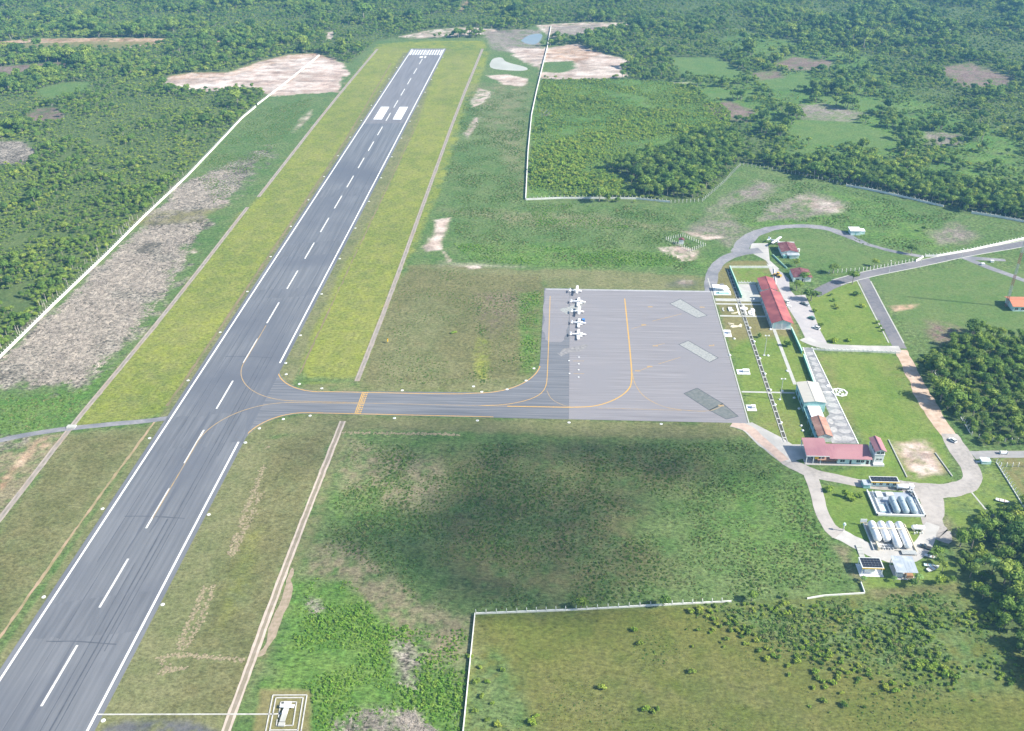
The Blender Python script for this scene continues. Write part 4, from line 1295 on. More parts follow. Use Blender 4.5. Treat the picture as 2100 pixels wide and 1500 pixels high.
def fus(sections, n=12):
    """sections: (x, z centre, half width, half height)"""
    return MB().loft([[(x, hw * math.cos(2 * PI * k / n), zc + hh * math.sin(2 * PI * k / n)) for k in range(n)] for x, zc, hw, hh in sections])


def surf(p_root, p_tip, c_root, c_tip, th=.12, sweep_axis='x'):
    """flying surface between root and tip leading edges, chord along -x"""
    def ring(p, c):
        x, y, z = p
        t_ = th * c
        if sweep_axis == 'fin':
            return [(x, y, z), (x - .3 * c, y + t_ * .5, z), (x - c, y, z), (x - .3 * c, y - t_ * .5, z)]
        return [(x, y, z), (x - .3 * c, y, z + t_ * .6), (x - c, y, z), (x - .3 * c, y, z - t_ * .4)]
    return MB().loft([ring(p_root, c_root), ring(p_tip, c_tip)])


def aircraft(label, loc, rz, kind, sc_=1.0, stripe=None):
    t_ = thing('light_aircraft', label, 'airplane', (*loc, 0), rz)
    twin = kind == 'twin'
    L = 10.0 if twin else 8.4
    S = 12.6 if twin else 11.2
    zf = 1.35 if twin else 1.45
    if twin:
        sec = [(5.0, zf - .1, .06, .06), (4.4, zf - .05, .36, .34), (3.2, zf, .58, .56), (2.0, zf + .12, .66, .74), (.5, zf + .12, .66, .76), (-1.5, zf + .08, .58, .66), (-3.2, zf + .12, .34, .42), (-4.9, zf + .22, .12, .2)]
        zw, xw, cr, ct = zf - .45, 1.1, 2.2, 1.35
    else:
        sec = [(3.5, zf - .1, .12, .12), (3.3, zf - .1, .42, .4), (2.1, zf - .05, .52, .52), (1.4, zf + .15, .56, .72), (-.6, zf + .1, .54, .68), (-2.0, zf + .1, .34, .42), (-4.6, zf + .22, .1, .16)]
        zw, xw, cr, ct = zf + .82, 1.25, 1.7, 1.4
    f_ = fus(sec).build('fuselage', M_plane, t_, smooth=True)
    fus([(1.9 if twin else 1.55, zf + .45, .3, .12), (1.3, zf + .62, .5, .26), (.5, zf + .6, .56, .2)]).build('windscreen', M_glass, f_)
    for sgn in (-1, 1):
        hw = sec[3][2] * .99
        MB().box(-1.2, 1.0, min(sgn * hw, sgn * (hw + .02)), max(sgn * hw, sgn * (hw + .02)), zf + .22, zf + .5).build('cabin_window', M_glass, f_)
        w_ = surf((xw, sgn * .4, zw), (xw - (.35 if twin else .12), sgn * S / 2, zw + (.35 if twin else .12)), cr, ct).build('wing', M_plane, t_)
        surf((xw - cr * .86 - .02, sgn * S * .27, zw + .16), (xw - cr * .8, sgn * S * .46, zw + .2), .35, .3, .25).build('aileron', M_metal, w_)
        surf((-L * .395, sgn * .05, zf + .32), (-L * .43, sgn * 2.0, zf + .36), 1.25, .8).build('tailplane', M_plane, t_)
        MB().tube([(-.1 if not twin else .3, sgn * (1.25 if not twin else 1.9), .3), (.0, sgn * (.5 if not twin else 1.9), zf - .3)], .07, 6).build('landing_leg', M_metal, t_)
        MB().tube([(-.1 if not twin else .3, sgn * (1.15 if not twin else 1.8), .32), (-.1 if not twin else .3, sgn * (1.4 if not twin else 2.02), .32)], .32, 10).build('wheel', M_rub, t_)
        if twin:
            e_ = fus([(2.6, zf - .15, .14, .14), (2.45, zf - .15, .34, .3), (1.2, zf - .18, .42, .36), (-.6, zf - .25, .3, .24), (-1.3, zf - .3, .08, .08)], 10)
            e_.v = [(x, y + sgn * 2.0, z) for x, y, z in e_.v]
            n_ = e_.build('engine_nacelle', M_plane, t_, smooth=True)
            MB().add([(2.66, sgn * 2.0 - .1, zf - 1.1), (2.7, sgn * 2.0 + .1, zf - 1.1), (2.7, sgn * 2.0 + .1, zf + .8), (2.66, sgn * 2.0 - .1, zf + .8), (2.72, sgn * 2.0 - .1, zf - 1.1), (2.76, sgn * 2.0 + .1, zf - 1.1), (2.76, sgn * 2.0 + .1, zf + .8), (2.72, sgn * 2.0 - .1, zf + .8)],
                     [(0, 1, 2, 3), (7, 6, 5, 4), (0, 4, 5, 1), (1, 5, 6, 2), (2, 6, 7, 3), (3, 7, 4, 0)]).build('propeller', M_metal, n_)
        else:
            MB().tube([(.9, sgn * .5, zf - .25), (.7, sgn * 2.6, zw - .02)], .05, 6).build('wing_strut', M_plane, t_)
    surf((-L * .37, 0, zf + .3), (-L * .46, 0, zf + 1.75), 1.6, .75, .12, 'fin').build('tail_fin', stripe or M_plane, t_)
    if not twin:
        MB().box(3.52, 3.58, -.09, .09, zf - 1.05, zf + .85).build('propeller', M_metal, t_)
        MB().tube([(3.5, 0, zf - .1), (3.75, 0, zf - .1)], [.14, .03], 8).build('spinner', M_metal, t_)
    nx = 3.6 if twin else 2.5
    MB().tube([(nx, 0, .28), (nx, 0, zf - .3)], .06, 6).build('landing_leg', M_metal, t_)
    MB().tube([(nx, -.09, .28), (nx, .09, .28)], .28, 10).build('wheel', M_rub, t_)
    t_.scale = (sc_,) * 3
    return t_


aircraft('white high-wing aircraft parked farthest back on the apron', G(1182, 600.5), -.04, 'single', 1.05)
aircraft('white twin-engined aircraft second from the far apron edge', G(1186, 622.5), -.06, 'twin')
aircraft('white high-wing aircraft in the middle of the parked row of five', G(1186, 643), -.03, 'single', 1.05)
aircraft('white aircraft beside the small blue car, second nearest in the row', G(1187, 665.5), -.05, 'twin', .93)
aircraft('white twin-engined aircraft nearest the camera in the parked row', G(1186, 689.5), -.02, 'twin')
aircraft('white aircraft parked behind the dark red tiled house', G(1590, 500), -.62, 'single', 1.35)

# ------------------------------------------------------------------ vehicles
def car(name, label, cat, loc, rz, paint, kind='sedan', s=1.0, group=None):
    t_ = thing(name, label, cat, (*loc, 0), rz, group)
    Lc, W = (4.4, 1.75) if kind != 'pickup' else (5.1, 1.85)
    hb = .78 if kind == 'sedan' else .92
    b_ = MB()
    n = 8
    prof = [(-Lc / 2, .38), (-Lc / 2 + .05, hb), (-Lc / 2 + .8, hb + .04), (Lc / 2 - 1.0, hb), (Lc / 2 - .05, hb - .14), (Lc / 2, .4), (Lc / 2 - .2, .25), (-Lc / 2 + .2, .25)]
    b_.loft([[(x, y, z) for x, z in prof] for y in (-W / 2, -W / 2 + .08, W / 2 - .08, W / 2)])
    b_.build('body', paint, t_)
    hr = 1.42 if kind == 'sedan' else 1.7
    x0, x1 = (-1.5, 1.0) if kind == 'sedan' else ((-.4, 1.4) if kind == 'pickup' else (-2.0, 1.2))
    cb = MB().add([(x0, -W / 2 + .06, hb), (x1, -W / 2 + .06, hb), (x1, W / 2 - .06, hb), (x0, W / 2 - .06, hb), (x0 + .45, -W / 2 + .22, hr - .06), (x1 - .65, -W / 2 + .22, hr - .06), (x1 - .65, W / 2 - .22, hr - .06), (x0 + .45, W / 2 - .22, hr - .06)],
                  [(0, 1, 5, 4), (1, 2, 6, 5), (2, 3, 7, 6), (3, 0, 4, 7), (4, 5, 6, 7)]).build('cabin_glass', M_glass, t_)
    MB().box(x0 + .4, x1 - .6, -W / 2 + .2, W / 2 - .2, hr - .06, hr).build('roof', paint, t_)
    if kind == 'pickup':
        MB().box(-2.4, -.55, -.75, .75, hb - .02, hb + .06).build('cargo_bed', M_darkw, t_)
    wh = MB().tube([(0, -.12, 0), (0, .12, 0)], .33, 10).mesh('wheel')
    for sx in (-1.35, 1.35):
        for sy in (-1, 1):
            obj('wheel', wh, M_rub, t_, (sx, sy * (W / 2 - .1), .33))
    hl = MB().box(-.03, .03, -.2, .2, -.08, .08).mesh('headlight')
    for sy in (-.6, .6):
        obj('headlight', hl, M_frame, t_, (Lc / 2 - .02, sy, .62))
    t_.scale = (s, s, s)
    return t_


def paintm(n, c):
    return pm('car_paint_' + n, c, tuple(v * .9 for v in c), .4, .25, spec=.6)


P_w, P_g, P_b, P_s, P_k = paintm('white', (.78, .78, .77)), paintm('green', (.06, .20, .14)), paintm('blue', (.05, .22, .62)), paintm('silver', (.42, .45, .46)), paintm('dark', (.05, .07, .09))
car('parked_car', 'blue car parked in front of the second nearest aircraft', 'car', G(1196.5, 659), 1.5, P_b, 'suv')
car('parked_car', 'white car by the right wall of the red terminal, the farther one', 'car', G(*Z5(1078, 210)), 1.75, P_w)
car('parked_car', 'small white car by the right wall of the red terminal, the nearer one', 'car', G(*Z5(1095, 278)), .2, P_w, s=.9)
car('parked_car', 'dark green car in the parking row beneath the trees', 'car', G(*Z5(1310, 240)), 2.3, P_k)
car('parked_car', 'grey car parked at the top of the row by the tree shadow', 'car', G(*Z5(1350, 255)), 2.35, P_s)
car('parked_car', 'green car parked in the middle of the parking row', 'car', G(*Z5(1430, 450)), 2.3, P_g, 'suv', 1.05)
car('parked_car', 'white car at the lower end of the parking row', 'car', G(*Z5(1500, 590)), 2.35, P_w, 'suv', 1.1)
car('moving_car', 'white car driving along the dirt road toward the gravel loop', 'car', G(1953, 905), 2.1, P_w, 'suv')
car('parked_car', 'dark pickup standing by the trees beside the white tanks', 'pickup', G(*Z8(1270, 985)), 2.6, P_k, 'pickup')
car('parked_car', 'silver pickup on the gravel behind the grey tanks', 'pickup', G(*Z8(1120, 395)), 1.9, P_s, 'pickup')
# yellow front loader
T = thing('front_loader', 'yellow wheel loader on the yard beside the annex', 'loader', (*G(*Z3(1055, 665)), 0), 2.4)
M_load = pm('loader_yellow', (.62, .38, .04), (.5, .3, .05), .8, .5)
MB().box(-2.6, .4, -1.0, 1.0, .8, 1.9).build('engine_body', M_load, T)
MB().box(-.7, .7, -.8, .8, 1.9, 3.1).build('cab', M_glass, T)
MB().box(-.85, .85, -.9, .9, 3.1, 3.25).build('cab_roof', M_load, T)
MB().add([(3.0, -1.3, .2), (3.0, 1.3, .2), (4.0, 1.3, .2), (4.0, -1.3, .2), (2.9, -1.3, 1.2), (2.9, 1.3, 1.2), (3.2, 1.3, 1.2), (3.2, -1.3, 1.2)], [(0, 1, 2, 3), (0, 4, 5, 1), (0, 3, 7, 4), (1, 5, 6, 2), (2, 6, 7, 3), (4, 7, 6, 5)]).build('bucket', M_load, T)
for sy in (-.7, .7):
    MB().tube([(.3, sy, 1.6), (2.0, sy, 1.5), (3.0, sy, .7)], .16, 6).build('lift_arm', M_load, T)
wl = MB().tube([(0, -.25, 0), (0, .25, 0)], .75, 12).mesh('wheel')
for sx in (-1.7, 1.3):
    for sy in (-1.05, 1.05):
        obj('wheel', wl, M_rub, T, (sx, sy, .75))
# white fuel truck
T = thing('fuel_truck', 'white tanker truck standing between the fuel office and the grey tanks', 'truck', (*G(*Z8(1045, 342)), 0), 0.03)
MB().tube([(-4.2, 0, 1.9), (-4.0, 0, 1.9), (1.2, 0, 1.9), (1.4, 0, 1.9)], [.9, 1.1, 1.1, .9], 14).build('tank', M_plane, T, smooth=True)
MB().box(1.9, 3.9, -1.1, 1.1, .7, 2.7).build('cab', M_plane, T)
MB().box(3.88, 3.95, -.95, .95, 1.7, 2.5).build('windscreen', M_glass, T)
MB().box(-4.2, 3.8, -.9, .9, .55, .85).build('chassis', M_metal, T)
for sx in (-3.2, -2.0, 2.8):
    for sy in (-.95, .95):
        obj('wheel', wl, M_rub, T, (sx, sy, .5)).scale = (.66, .7, .66)
# white boat hull on the grass near the round tree
def boat(label, loc, rz, mat, s=1.0):
    t_ = thing('boat', label, 'boat', (*loc, 0), rz)
    r_ = []
    for x, w, d in ((-2.6, .75, .5), (-1.0, .9, .6), (1.0, .85, .62), (2.2, .45, .6), (2.9, .05, .45)):
        r_.append([(x, -w, .75), (x, -w * .7, .75 - d), (x, w * .7, .75 - d), (x, w, .75), (x, w * .85, .7), (x, -w * .85, .7)])
    MB().loft(r_).build('hull', mat, t_)
    for x in (-1.2, .6):
        MB().box(x, x + .3, -.75, .75, .72, .8).build('thwart', M_brownw, t_)
    t_.scale = (s,) * 3
    return t_


boat('white boat hull lying on grass above the round tree', G(2055, 1029), -.35, M_plane, 1.1)
boat('white boat lying under the tree right of the metal shed', G(*Z8(1330, 1090)), -.4, M_frame, 1.0)
boat('pale blue boat on the grass beside the metal shed', G(*Z8(1325, 1187)), -.1, M_aqua, 1.0)
boat('long grey boat lying slantwise below the pale blue boat', G(*Z8(1355, 1222)), .5, M_frame, 1.25)

# ------------------------------------------------------------------ tanks
M_tank = pm('white_tank_paint', (.80, .80, .79), (.70, .71, .71), .5, .45, spec=.4)
M_tankg = pm('grey_tank_paint', (.36, .44, .48), (.30, .37, .41), .5, .4, spec=.4)
M_cream2 = pm('cream_walkway', (.64, .58, .42), (.55, .50, .38), .8, .7)


def hbar_tank(name, label, x, y0, y1, r, zc, mat, group=None, axis='Y'):
    t_ = thing(name, label, 'tank', (x, (y0 + y1) / 2, 0), 0 if axis == 'Y' else PI / 2, group)
    h = (y1 - y0) / 2
    pr = [(-h, .12), (-h + .12, .62), (-h + .4, .88), (-h + .9, 1.0), (h - .9, 1.0), (h - .4, .88), (h - .12, .62), (h, .12)]
    sh = MB().tube([(0, a, zc) for a, _ in pr], [r * k for _, k in pr], 20).build('shell', mat, t_, smooth=True)
    for yy in (-h * .55, h * .55):
        MB().box(-r * .8, r * .8, yy - .25, yy + .25, 0, zc - r * .45).build('saddle', M_path, t_)
    MB().disc(0, h * .25, zc + r - .05, zc + r + .25, .35).build('manhole', mat, sh)
    for yy in np.linspace(-h + 1.2, h - 1.2, 5):
        MB().tube([(0, yy - .05, zc), (0, yy + .05, zc)], r * 1.012, 20).build('band', M_frame, sh)
    return t_


order = ['leftmost', 'second', 'third', 'rightmost']
for k, (xx, ya) in enumerate(((142.7, 327.2), (146.8, 327.2), (150.6, 323.3), (154.9, 323.3))):
    hbar_tank('storage_tank', ('shorter' if k < 2 else 'longer') + ' white cylindrical fuel tank, %s of the four side by side' % order[k], xx, ya, 339.3, 1.75, 2.1, M_tank, 'white fuel tanks')
T = thing('tank_bund', 'concrete tray with low walls under the four white tanks', 'bund', (140, 322.5, 0))
MB().box(0, 18.2, 0, 17.8, -.05, .12).build('floor_slab', M_conc, T)
MB().box(-.35, 0, 0, 17.8, 0, .8).build('bund_wall', M_frame, T)
MB().box(18.2, 18.6, 0, 17.8, 0, .8).build('bund_wall', M_cream2, T)
MB().box(0, 18.2, 17.8, 18.1, 0, .8).build('bund_wall', M_path, T)
MB().box(9.5, 17.5, 0, .3, 0, .6).build('bund_wall', M_path, T)
T = thing('walkway', 'cream pipe walkway crossing the tops of the white tanks', 'walkway', (141, 333, 0))
MB().box(.2, 15.6, -.3, .3, 4.05, 4.2).build('deck', M_cream2, T)
for xx in (.2, 15.4):
    MB().tube([(xx, 0, .1), (xx, 0, 4.1)], .08, 6).build('support', M_cream2, T)
T = thing('pipe_rack', 'tangle of pale pipes and pumps in front of the shorter white tanks', 'pipes', (142, 324, 0))
for k, (p, q_) in enumerate((((0, 0, .6), (7, 0, .6)), ((0, 1.5, .9), (6.5, 1.4, .9)), ((1, -.6, .5), (1, 3, .5)), ((3, -1, .4), (3, 3, .4)), ((5.4, -1.2, .5), (5.4, 2.6, .5)))):
    MB().tube([p, q_], .14, 8).build('pipe', M_tank, T)
for xx in (1.8, 4.2, 6.4):
    MB().disc(xx, -.4, 0, 1.1, .45, 10).build('pump', M_metal, T)
MB().box(-.5, .3, -1.5, 2.4, 0, 2.0).build('valve_box', M_cream2, T)
T = thing('grating_platform', 'grey grated platform at the foot of the longest white tanks', 'platform', (151.4, 319.8, 0))
MB().box(0, 6.5, 0, 2.6, .7, .8).build('frame', M_metal, T)
for k in range(16):
    MB().box(.1 + k * .4, .3 + k * .4, .05, 2.55, .81, .88).build('slat', M_frame, T)
for xx in (.1, 6.2):
    for yy in (.1, 2.3):
        MB().box(xx, xx + .2, yy, yy + .2, 0, .7).build('leg', M_metal, T)
x_, y_ = G(*Z8(1182, 795))
hbar_tank('storage_tank', 'single small white tank on legs right of the four tanks', x_, y_ - 2.9, y_ + 2.9, 1.15, 1.9, M_tank, axis='X')
x_, y_ = G(*Z8(1190, 835))
T = thing('pump_set', 'small pump equipment below the single white tank', 'pump', (x_, y_, 0))
for k in range(4):
    MB().disc(-1.5 + k * 1.2, (k % 2) * .5, 0, .9, .35, 8).build('pump', M_frame, T)
for k, xx in enumerate((157.1, 161.2, 165.0)):
    hbar_tank('storage_tank', '%s of the three blue-grey tanks in the walled fuel depot' % ['leftmost', 'middle', 'rightmost'][k], xx, 347.2, 358.0, 1.55, 2.0, M_tankg, 'grey depot tanks')
T = thing('fuel_depot_bund', 'white-walled concrete basin holding the three blue-grey tanks', 'bund', (147.6, 346.4, 0))
M_blue = pm('bluish_concrete', (.34, .38, .44), (.28, .315, .37), .3, .85)
MB().box(0, 22.2, 0, 18, -.05, .14).build('floor_slab', M_blue, T)
for a in ((0, .5, 0, 18.2), (21.8, 22.3, 0, 18.2), (0, 22.3, 0, .55), (2.4, 2.8, 2.5, 17.5), (6.6, 7.0, .8, 9.5)):
    MB().box(*a, .1, 1.15).build('bund_wall', M_wall, T)
MB().box(.6, 2.2, .6, 17.9, .14, .2).build('walkway', M_frame, T)
for a in ((3.2, 6.2, 12.2, 16.5, 1.8), (8.5, 12, 14.2, 17, 1.1), (3.4, 5.4, 3, 8, .6)):
    MB().box(*a[:4], .14, a[4]).build('equipment_case', M_frame if a[4] > 1 else M_aqua, T)
for k in range(4):
    MB().tube([(9.5 + k * 3.8, 1.2, .7), (9.5 + k * 3.8, 12.5, .7)], .12, 6).build('pipe', M_frame, T)
MB().tube([(3.0, 8.5, .9), (20.5, 8.5, .9)], .14, 6).build('pipe', M_frame, T)

# ------------------------------------------------------------------ poles, signs, small fixtures
M_pole = pm('galvanised_pole', (.48, .50, .48), (.40, .42, .40), .8, .5)


def lamp_mast(label, base, h, heads=2, group='floodlight masts on the terminal lawn'):
    t_ = thing('floodlight_mast', label, 'light mast', (*base, 0), 0, group)
    MB().tube([(0, 0, 0), (0, 0, h * .6), (0, 0, h)], [.24, .17, .12], 8).build('pole', M_pole, t_)
    MB().box(-1.4, 1.4, -.12, .12, h, h + .18).build('crossarm', M_frame, t_)
    for k in range(heads):
        MB().add([(-1.3 + k * 2.0, -.7, h + .05), (-.6 + k * 2.0, -.7, h + .05), (-.6 + k * 2.0, -.15, h + .05), (-1.3 + k * 2.0, -.15, h + .05), (-1.3 + k * 2.0, -.6, h + .6), (-.6 + k * 2.0, -.6, h + .6), (-.6 + k * 2.0, -.15, h + .7), (-1.3 + k * 2.0, -.15, h + .7)],
                 [(3, 2, 1, 0), (4, 5, 6, 7), (0, 1, 5, 4), (1, 2, 6, 5), (2, 3, 7, 6), (3, 0, 4, 7)]).build('lamp_head', M_wall, t_)
    MB().box(-.6, .6, -.6, .6, 0, .35).build('footing', M_wall, t_)
    return t_


lamp_mast('tall floodlight mast on the lawn nearest the red terminal gable', G(*Z5(750, 975)), 13.5)
lamp_mast('tall floodlight mast on the lawn beside the cream-roofed hall', G(*Z6(745, 600)), 13.5)
lamp_mast('floodlight mast standing before the left side of the red terminal', G(*Z5(553, 335)), 8.5)
T = thing('lattice_mast', 'tall red and white lattice radio mast at the right edge', 'mast', (*G(2063, 629), 0))
hM = 46.0
for sx in (-1, 1):
    for sy in (-1, 1):
        for k in range(6):
            z0, z1 = k * hM / 6, (k + 1) * hM / 6
            MB().tube([(sx * .55, sy * .55, z0), (sx * .5, sy * .5, z1)], .14, 5).build('leg_section', pm('mast_red', (.42, .16, .13), None, 1, .6) if k % 2 == 0 else M_pole, T)
for k in range(24):
    z0 = k * hM / 24
    MB().tube([(-.55, -.55, z0), (.55, -.55, z0 + hM / 24)], .05, 4).build('brace', M_pole, T)
for k, (p, q_) in enumerate((((645, 525), 8), ((980, 470), 8), ((1425, 380), 7))):
    b_ = G(*Z4(*p))
    T = thing('street_light', ['street light post by the main road, nearest the lone roadside tree', 'street light post by the main road opposite the white wall gap', 'street light post at the lane junction on the main road'][k], 'street light', (*b_, 0), 0, 'main road street lights')
    MB().tube([(0, 0, 0), (0, 0, q_), (.3, .9, q_ + .5), (.5, 1.8, q_ + .55)], [.16, .12, .09, .07], 6).build('pole', M_post, T)
    MB().box(.2, .8, 1.7, 2.4, q_ + .45, q_ + .62).build('lamp_head', M_wall, T)
for k, (p, lab) in enumerate((((1655, 440), 'small white roadside marker block on the side lane'), ((1755, 410), 'white post box standing on the grass beside the side lane'))):
    T = thing('marker_block', lab, 'marker', (*G(*Z4(*p)), 0))
    MB().box(-1, 1, -.8, .8, 0, 1.3).build('block', M_wall, T)
    MB().box(-1.15, 1.15, -.95, .95, 1.3, 1.45).build('cap', M_wroof, T)

# runway lights on white concrete pads
pad_me = MB().disc(0, 0, -.05, .1, .85, 10).mesh('pad')
lens_me = MB().tube([(0, 0, .1), (0, 0, .35), (0, 0, .5)], [.16, .2, .08], 8).mesh('lamp')
pads = [(-218, 220 + 58.0 * k, 'left') for k in range(19)] + [(-165.6, 218 + 58.0 * k, 'right') for k in range(19) if not 395 < 218 + 58 * k < 470]
pads += [(*G(*p), 'taxi') for p in ((503, 908), (532, 879), (581, 860), (636, 853), (587, 768), (614, 788), (660, 797), (825, 801), (971, 793), (988, 804), (1040, 799), (1079, 781), (1095, 756), (809, 858), (979, 863), (1167, 867), (1356, 870), (586, 745))]
LAB = {'left': 'round white light pad on the grass left of the runway', 'right': 'round white light pad on the grass right of the runway', 'taxi': 'round white light pad along the taxiway edge'}
ORD = ['nearest', 'second', 'third', 'fourth', 'fifth', 'sixth', 'seventh', 'eighth', 'ninth', 'tenth', 'eleventh', 'twelfth', 'thirteenth', 'fourteenth', 'fifteenth', 'sixteenth', 'seventeenth', 'eighteenth', 'nineteenth', 'twentieth']
cnt_ = {'left': 0, 'right': 0, 'taxi': 0}
pads = [p for p in pads if -12 < PJ(np.array(p[0]), np.array(p[1]))[0] < 2110 and PJ(np.array(p[0]), np.array(p[1]))[1] < 1508]
pads.sort(key=lambda p: p[1] if p[2] != 'taxi' else p[0])
for x_, y_, g_ in pads:
    lab_ = LAB[g_] + ', ' + (ORD[cnt_[g_]] + ' counted from the bottom' if g_ != 'taxi' else ORD[cnt_[g_]].replace('nearest', 'first') + ' counted from the runway side')
    cnt_[g_] += 1
    T = thing('runway_light', lab_, 'runway light', (x_, y_, 0), 0, {'left': 'left runway edge lights', 'right': 'right runway edge lights', 'taxi': 'taxiway edge lights'}[g_])
    obj('pad', pad_me, M_wall, T)
    obj('lamp', lens_me, M_metal, T)
# apron tie-down markers
tm = MB().box(-.45, .45, -.35, .35, 0, .28).mesh('tie_down_block')
for k, p in enumerate(((470, 716), (380, 747), (468, 776), (466, 830), (385, 862), (466, 895))):
    o = obj('tie_down_block', tm, M_wall, None, (*G(*ZA(*p)), .087))
    tag(o, 'small white tie-down block on the apron, %s counted down from the parked row' % ORD[k].replace('nearest', 'first'), 'block', 'apron tie-down blocks')
# white painted stones on the terminal lawn
st = MB().tube([(0, 0, 0), (0, 0, .35), (0, 0, .6), (0, 0, .72)], [.8, .75, .5, .1], 10).mesh('lawn_stone')
for k, p in enumerate(sorted([Z5(545, 580), Z5(607, 778), Z5(688, 1020), Z5(763, 1242), Z5(320, 738), Z5(258, 975), Z6(600, 452), Z6(672, 680), Z6(765, 955), Z6(1040, 742), Z6(1075, 1005), Z6(1098, 1080), Z6(780, 470), Z6(965, 575), Z6(855, 160), Z5(805, 980), Z5(840, 605), Z5(1080, 1200)], key=lambda c_: c_[1])):
    o = obj('lawn_stone', st, M_wall, None, (*G(*p), 0))
    tag(o, 'round white stone on the terminal lawn, %s counted down from the top' % ORD[k].replace('nearest', 'first'), 'stone', 'white stones on the terminal lawn')
# equipment pads at the apron edge
for lab, p, w, d in (('white equipment pad at the apron edge below the signal area', Z5(225, 660), 4.2, 9), ('white L-shaped pad with a box at the middle of the apron edge', Z5(450, 1215), 7.5, 5.5), ('white square pad with a box near the lower apron corner', Z6(305, 730), 5.2, 6)):
    x_, y_ = G(*p)
    T = thing('equipment_pad', lab, 'pad', (x_, y_, 0))
    MB().box(-w / 2, w / 2, -d / 2, d / 2, -.05, .22).build('slab', M_wroof, T)
    MB().box(-w / 2 + .8 + w * .35, w / 2 - .5, -.9, 1.1, .22, 1.6).build('cabinet', M_frame, T)
    MB().box(-w / 2 + .7 + w * .35, w / 2 - .4, -1.0, 1.2, 1.6, 1.72).build('cabinet_roof', M_wroof, T)
# signal area: broken ring, block, white cross arms, bean-shaped slabs
x_, y_ = G(*Z5(270, 320))
T = thing('signal_ring', 'white broken ring with a white block in its middle beside the apron', 'signal marker', (x_, y_, 0))
for a0, a1 in ((-95, -20), (150, 205)):
    P_ = arc((0, 0), 5.6, a0, a1, 10) + arc((0, 0), 4.7, a1, a0, 10)
    MB().prism(P_, 0, .3).build('ring_segment', M_cream2 if a0 < 0 else M_path, T)
MB().prism(arc((0, 0), 5.4, -20, 120, 12) + arc((0, 0), 5.0, 120, -20, 12), 0, .1).build('ring_segment', M_wet, T)
MB().prism([(-1.5, -2.4), (1.8, -2.4), (.8, 0), (1.1, 2.6), (-1.5, 2.6)], 0, .7).build('block', M_wroof, T)
x_, y_ = G(*Z5(340, 550))
T = thing('signal_dumbbell', 'cream dumb-bell ground signal below the white ring', 'signal marker', (x_, y_, 0))
MB().prism([(-4.2, 1.2), (-1.8, .6), (1.5, 0), (3.6, 2.8), (4.3, 1.4), (3.4, -2.2), (1.2, -1.6), (-2.4, -2.8), (-3.8, -2.0), (-2.6, -.4)], 0, .25).build('slab', M_cream2, T)
MB().prism([(-4.6, 3.0), (-4.2, 3.6), (-.8, 2.6), (-.6, 1.8), (-1.2, 1.5)], 0, .25).build('slab', M_cream2, T)
for k, p in enumerate(((590, 330), (545, 368), (590, 380), (460, 303))):
    x_, y_ = G(*Z5(*p))
    o = MB().disc(0, 0, 0, .3, 1.2 if k < 3 else 2.6, 12, 3.0 if k < 3 else 2.2).build('garden_slab', M_wroof, None, (x_, y_, 0))
    tag(o, ['upper cream slab', 'left cream slab', 'lower right cream slab', 'half-round white slab by the channel'][k] + ' in the small garden before the terminal', 'slab')
# ornamental ring bed
T = thing('ring_bed', 'white octagonal ring flower bed joined to the promenade', 'flower bed', (156.2, 453.4, 0))
MB().loft([[(r_ * math.cos(a_), r_ * .95 * math.sin(a_), z_) for a_ in np.linspace(0, 2 * PI, 9)[:-1]] for r_, z_ in ((4.6, 0), (4.6, .35), (3.6, .35), (3.6, 0))], False).build('outer_ring', M_wall, T)
for a_ in (30, 110, 195, 280):
    MB().prism(arc((0, 0), 2.6, a_, a_ + 55, 6) + arc((0, 0), 1.7, a_ + 55, a_, 6), 0, .3).build('petal', M_wall, T)
MB().disc(0, 0, 0, .3, .8).build('centre_stone', M_wall, T)
MB().box(-7.5, -4.4, -.5, .5, 0, .12).build('link_path', M_wall, T)
# landing T and its square at the bottom left
SQ = zm(530, 1410, 16.667)
T = thing('signal_square', 'nested white kerb squares on the grass at the bottom edge', 'ground marking', (*G(*SQ(950, 900)), 0))
ox, oy = G(*SQ(950, 900))


M_kerb = pm('weathered_kerb', (.52, .51, .47), (.40, .39, .36), .5, .9)


def kerb_loop(pts, parent, w=.42):
    P_ = [(a - ox, b - oy) for a, b in GL([SQ(*p) for p in pts])]
    for a_, b_ in zip(P_[:-1], P_[1:]):
        MB().bar((*a_, -.05), (*b_, -.05), w, .3).build('kerb', M_kerb, parent)


kerb_loop([(180, 1850), (495, 275), (1660, 270), (1400, 1860)], T)
kerb_loop([(300, 1850), (390, 1470), (600, 365), (1530, 360), (1350, 1465), (1290, 1860)], T)
kerb_loop([(390, 1470), (1350, 1465)], T)
kerb_loop([(690, 1040), (765, 510), (1305, 505), (1180, 1310), (615, 1320), (645, 1110)], T)
kerb_loop([(-5500, 935), (380, 925), (500, 925), (840, 905)], T, .5)
T = thing('landing_tee', 'white wind tee inside the nested kerb squares', 'wind tee', (*G(*SQ(990, 700)), 0))
MB().box(-2.6, 2.7, -.7, .7, .9, 1.25).build('cross_arm', M_plane, T)
MB().box(-1.4, 1.2, .72, 2.0, .8, 1.2).build('tail_block', M_wroof, T)
MB().box(-1.0, 1.0, -6.8, -.72, .8, 1.05).build('shaft', M_path, T)
MB().box(-.9, .9, -3.6, -1.8, 1.06, 1.5).build('pivot_box', M_plane, T)
MB().box(-1.2, 1.1, -8.4, -6.82, .1, .7).build('foot', M_path, T)
MB().tube([(0, -2.6, 0), (0, -2.6, .9)], .3, 8).build('pivot', M_metal, T)
T = thing('windsock', 'slim yellow wind cone on the brown ground left of the apron', 'windsock', (*G(796, 703), 0))
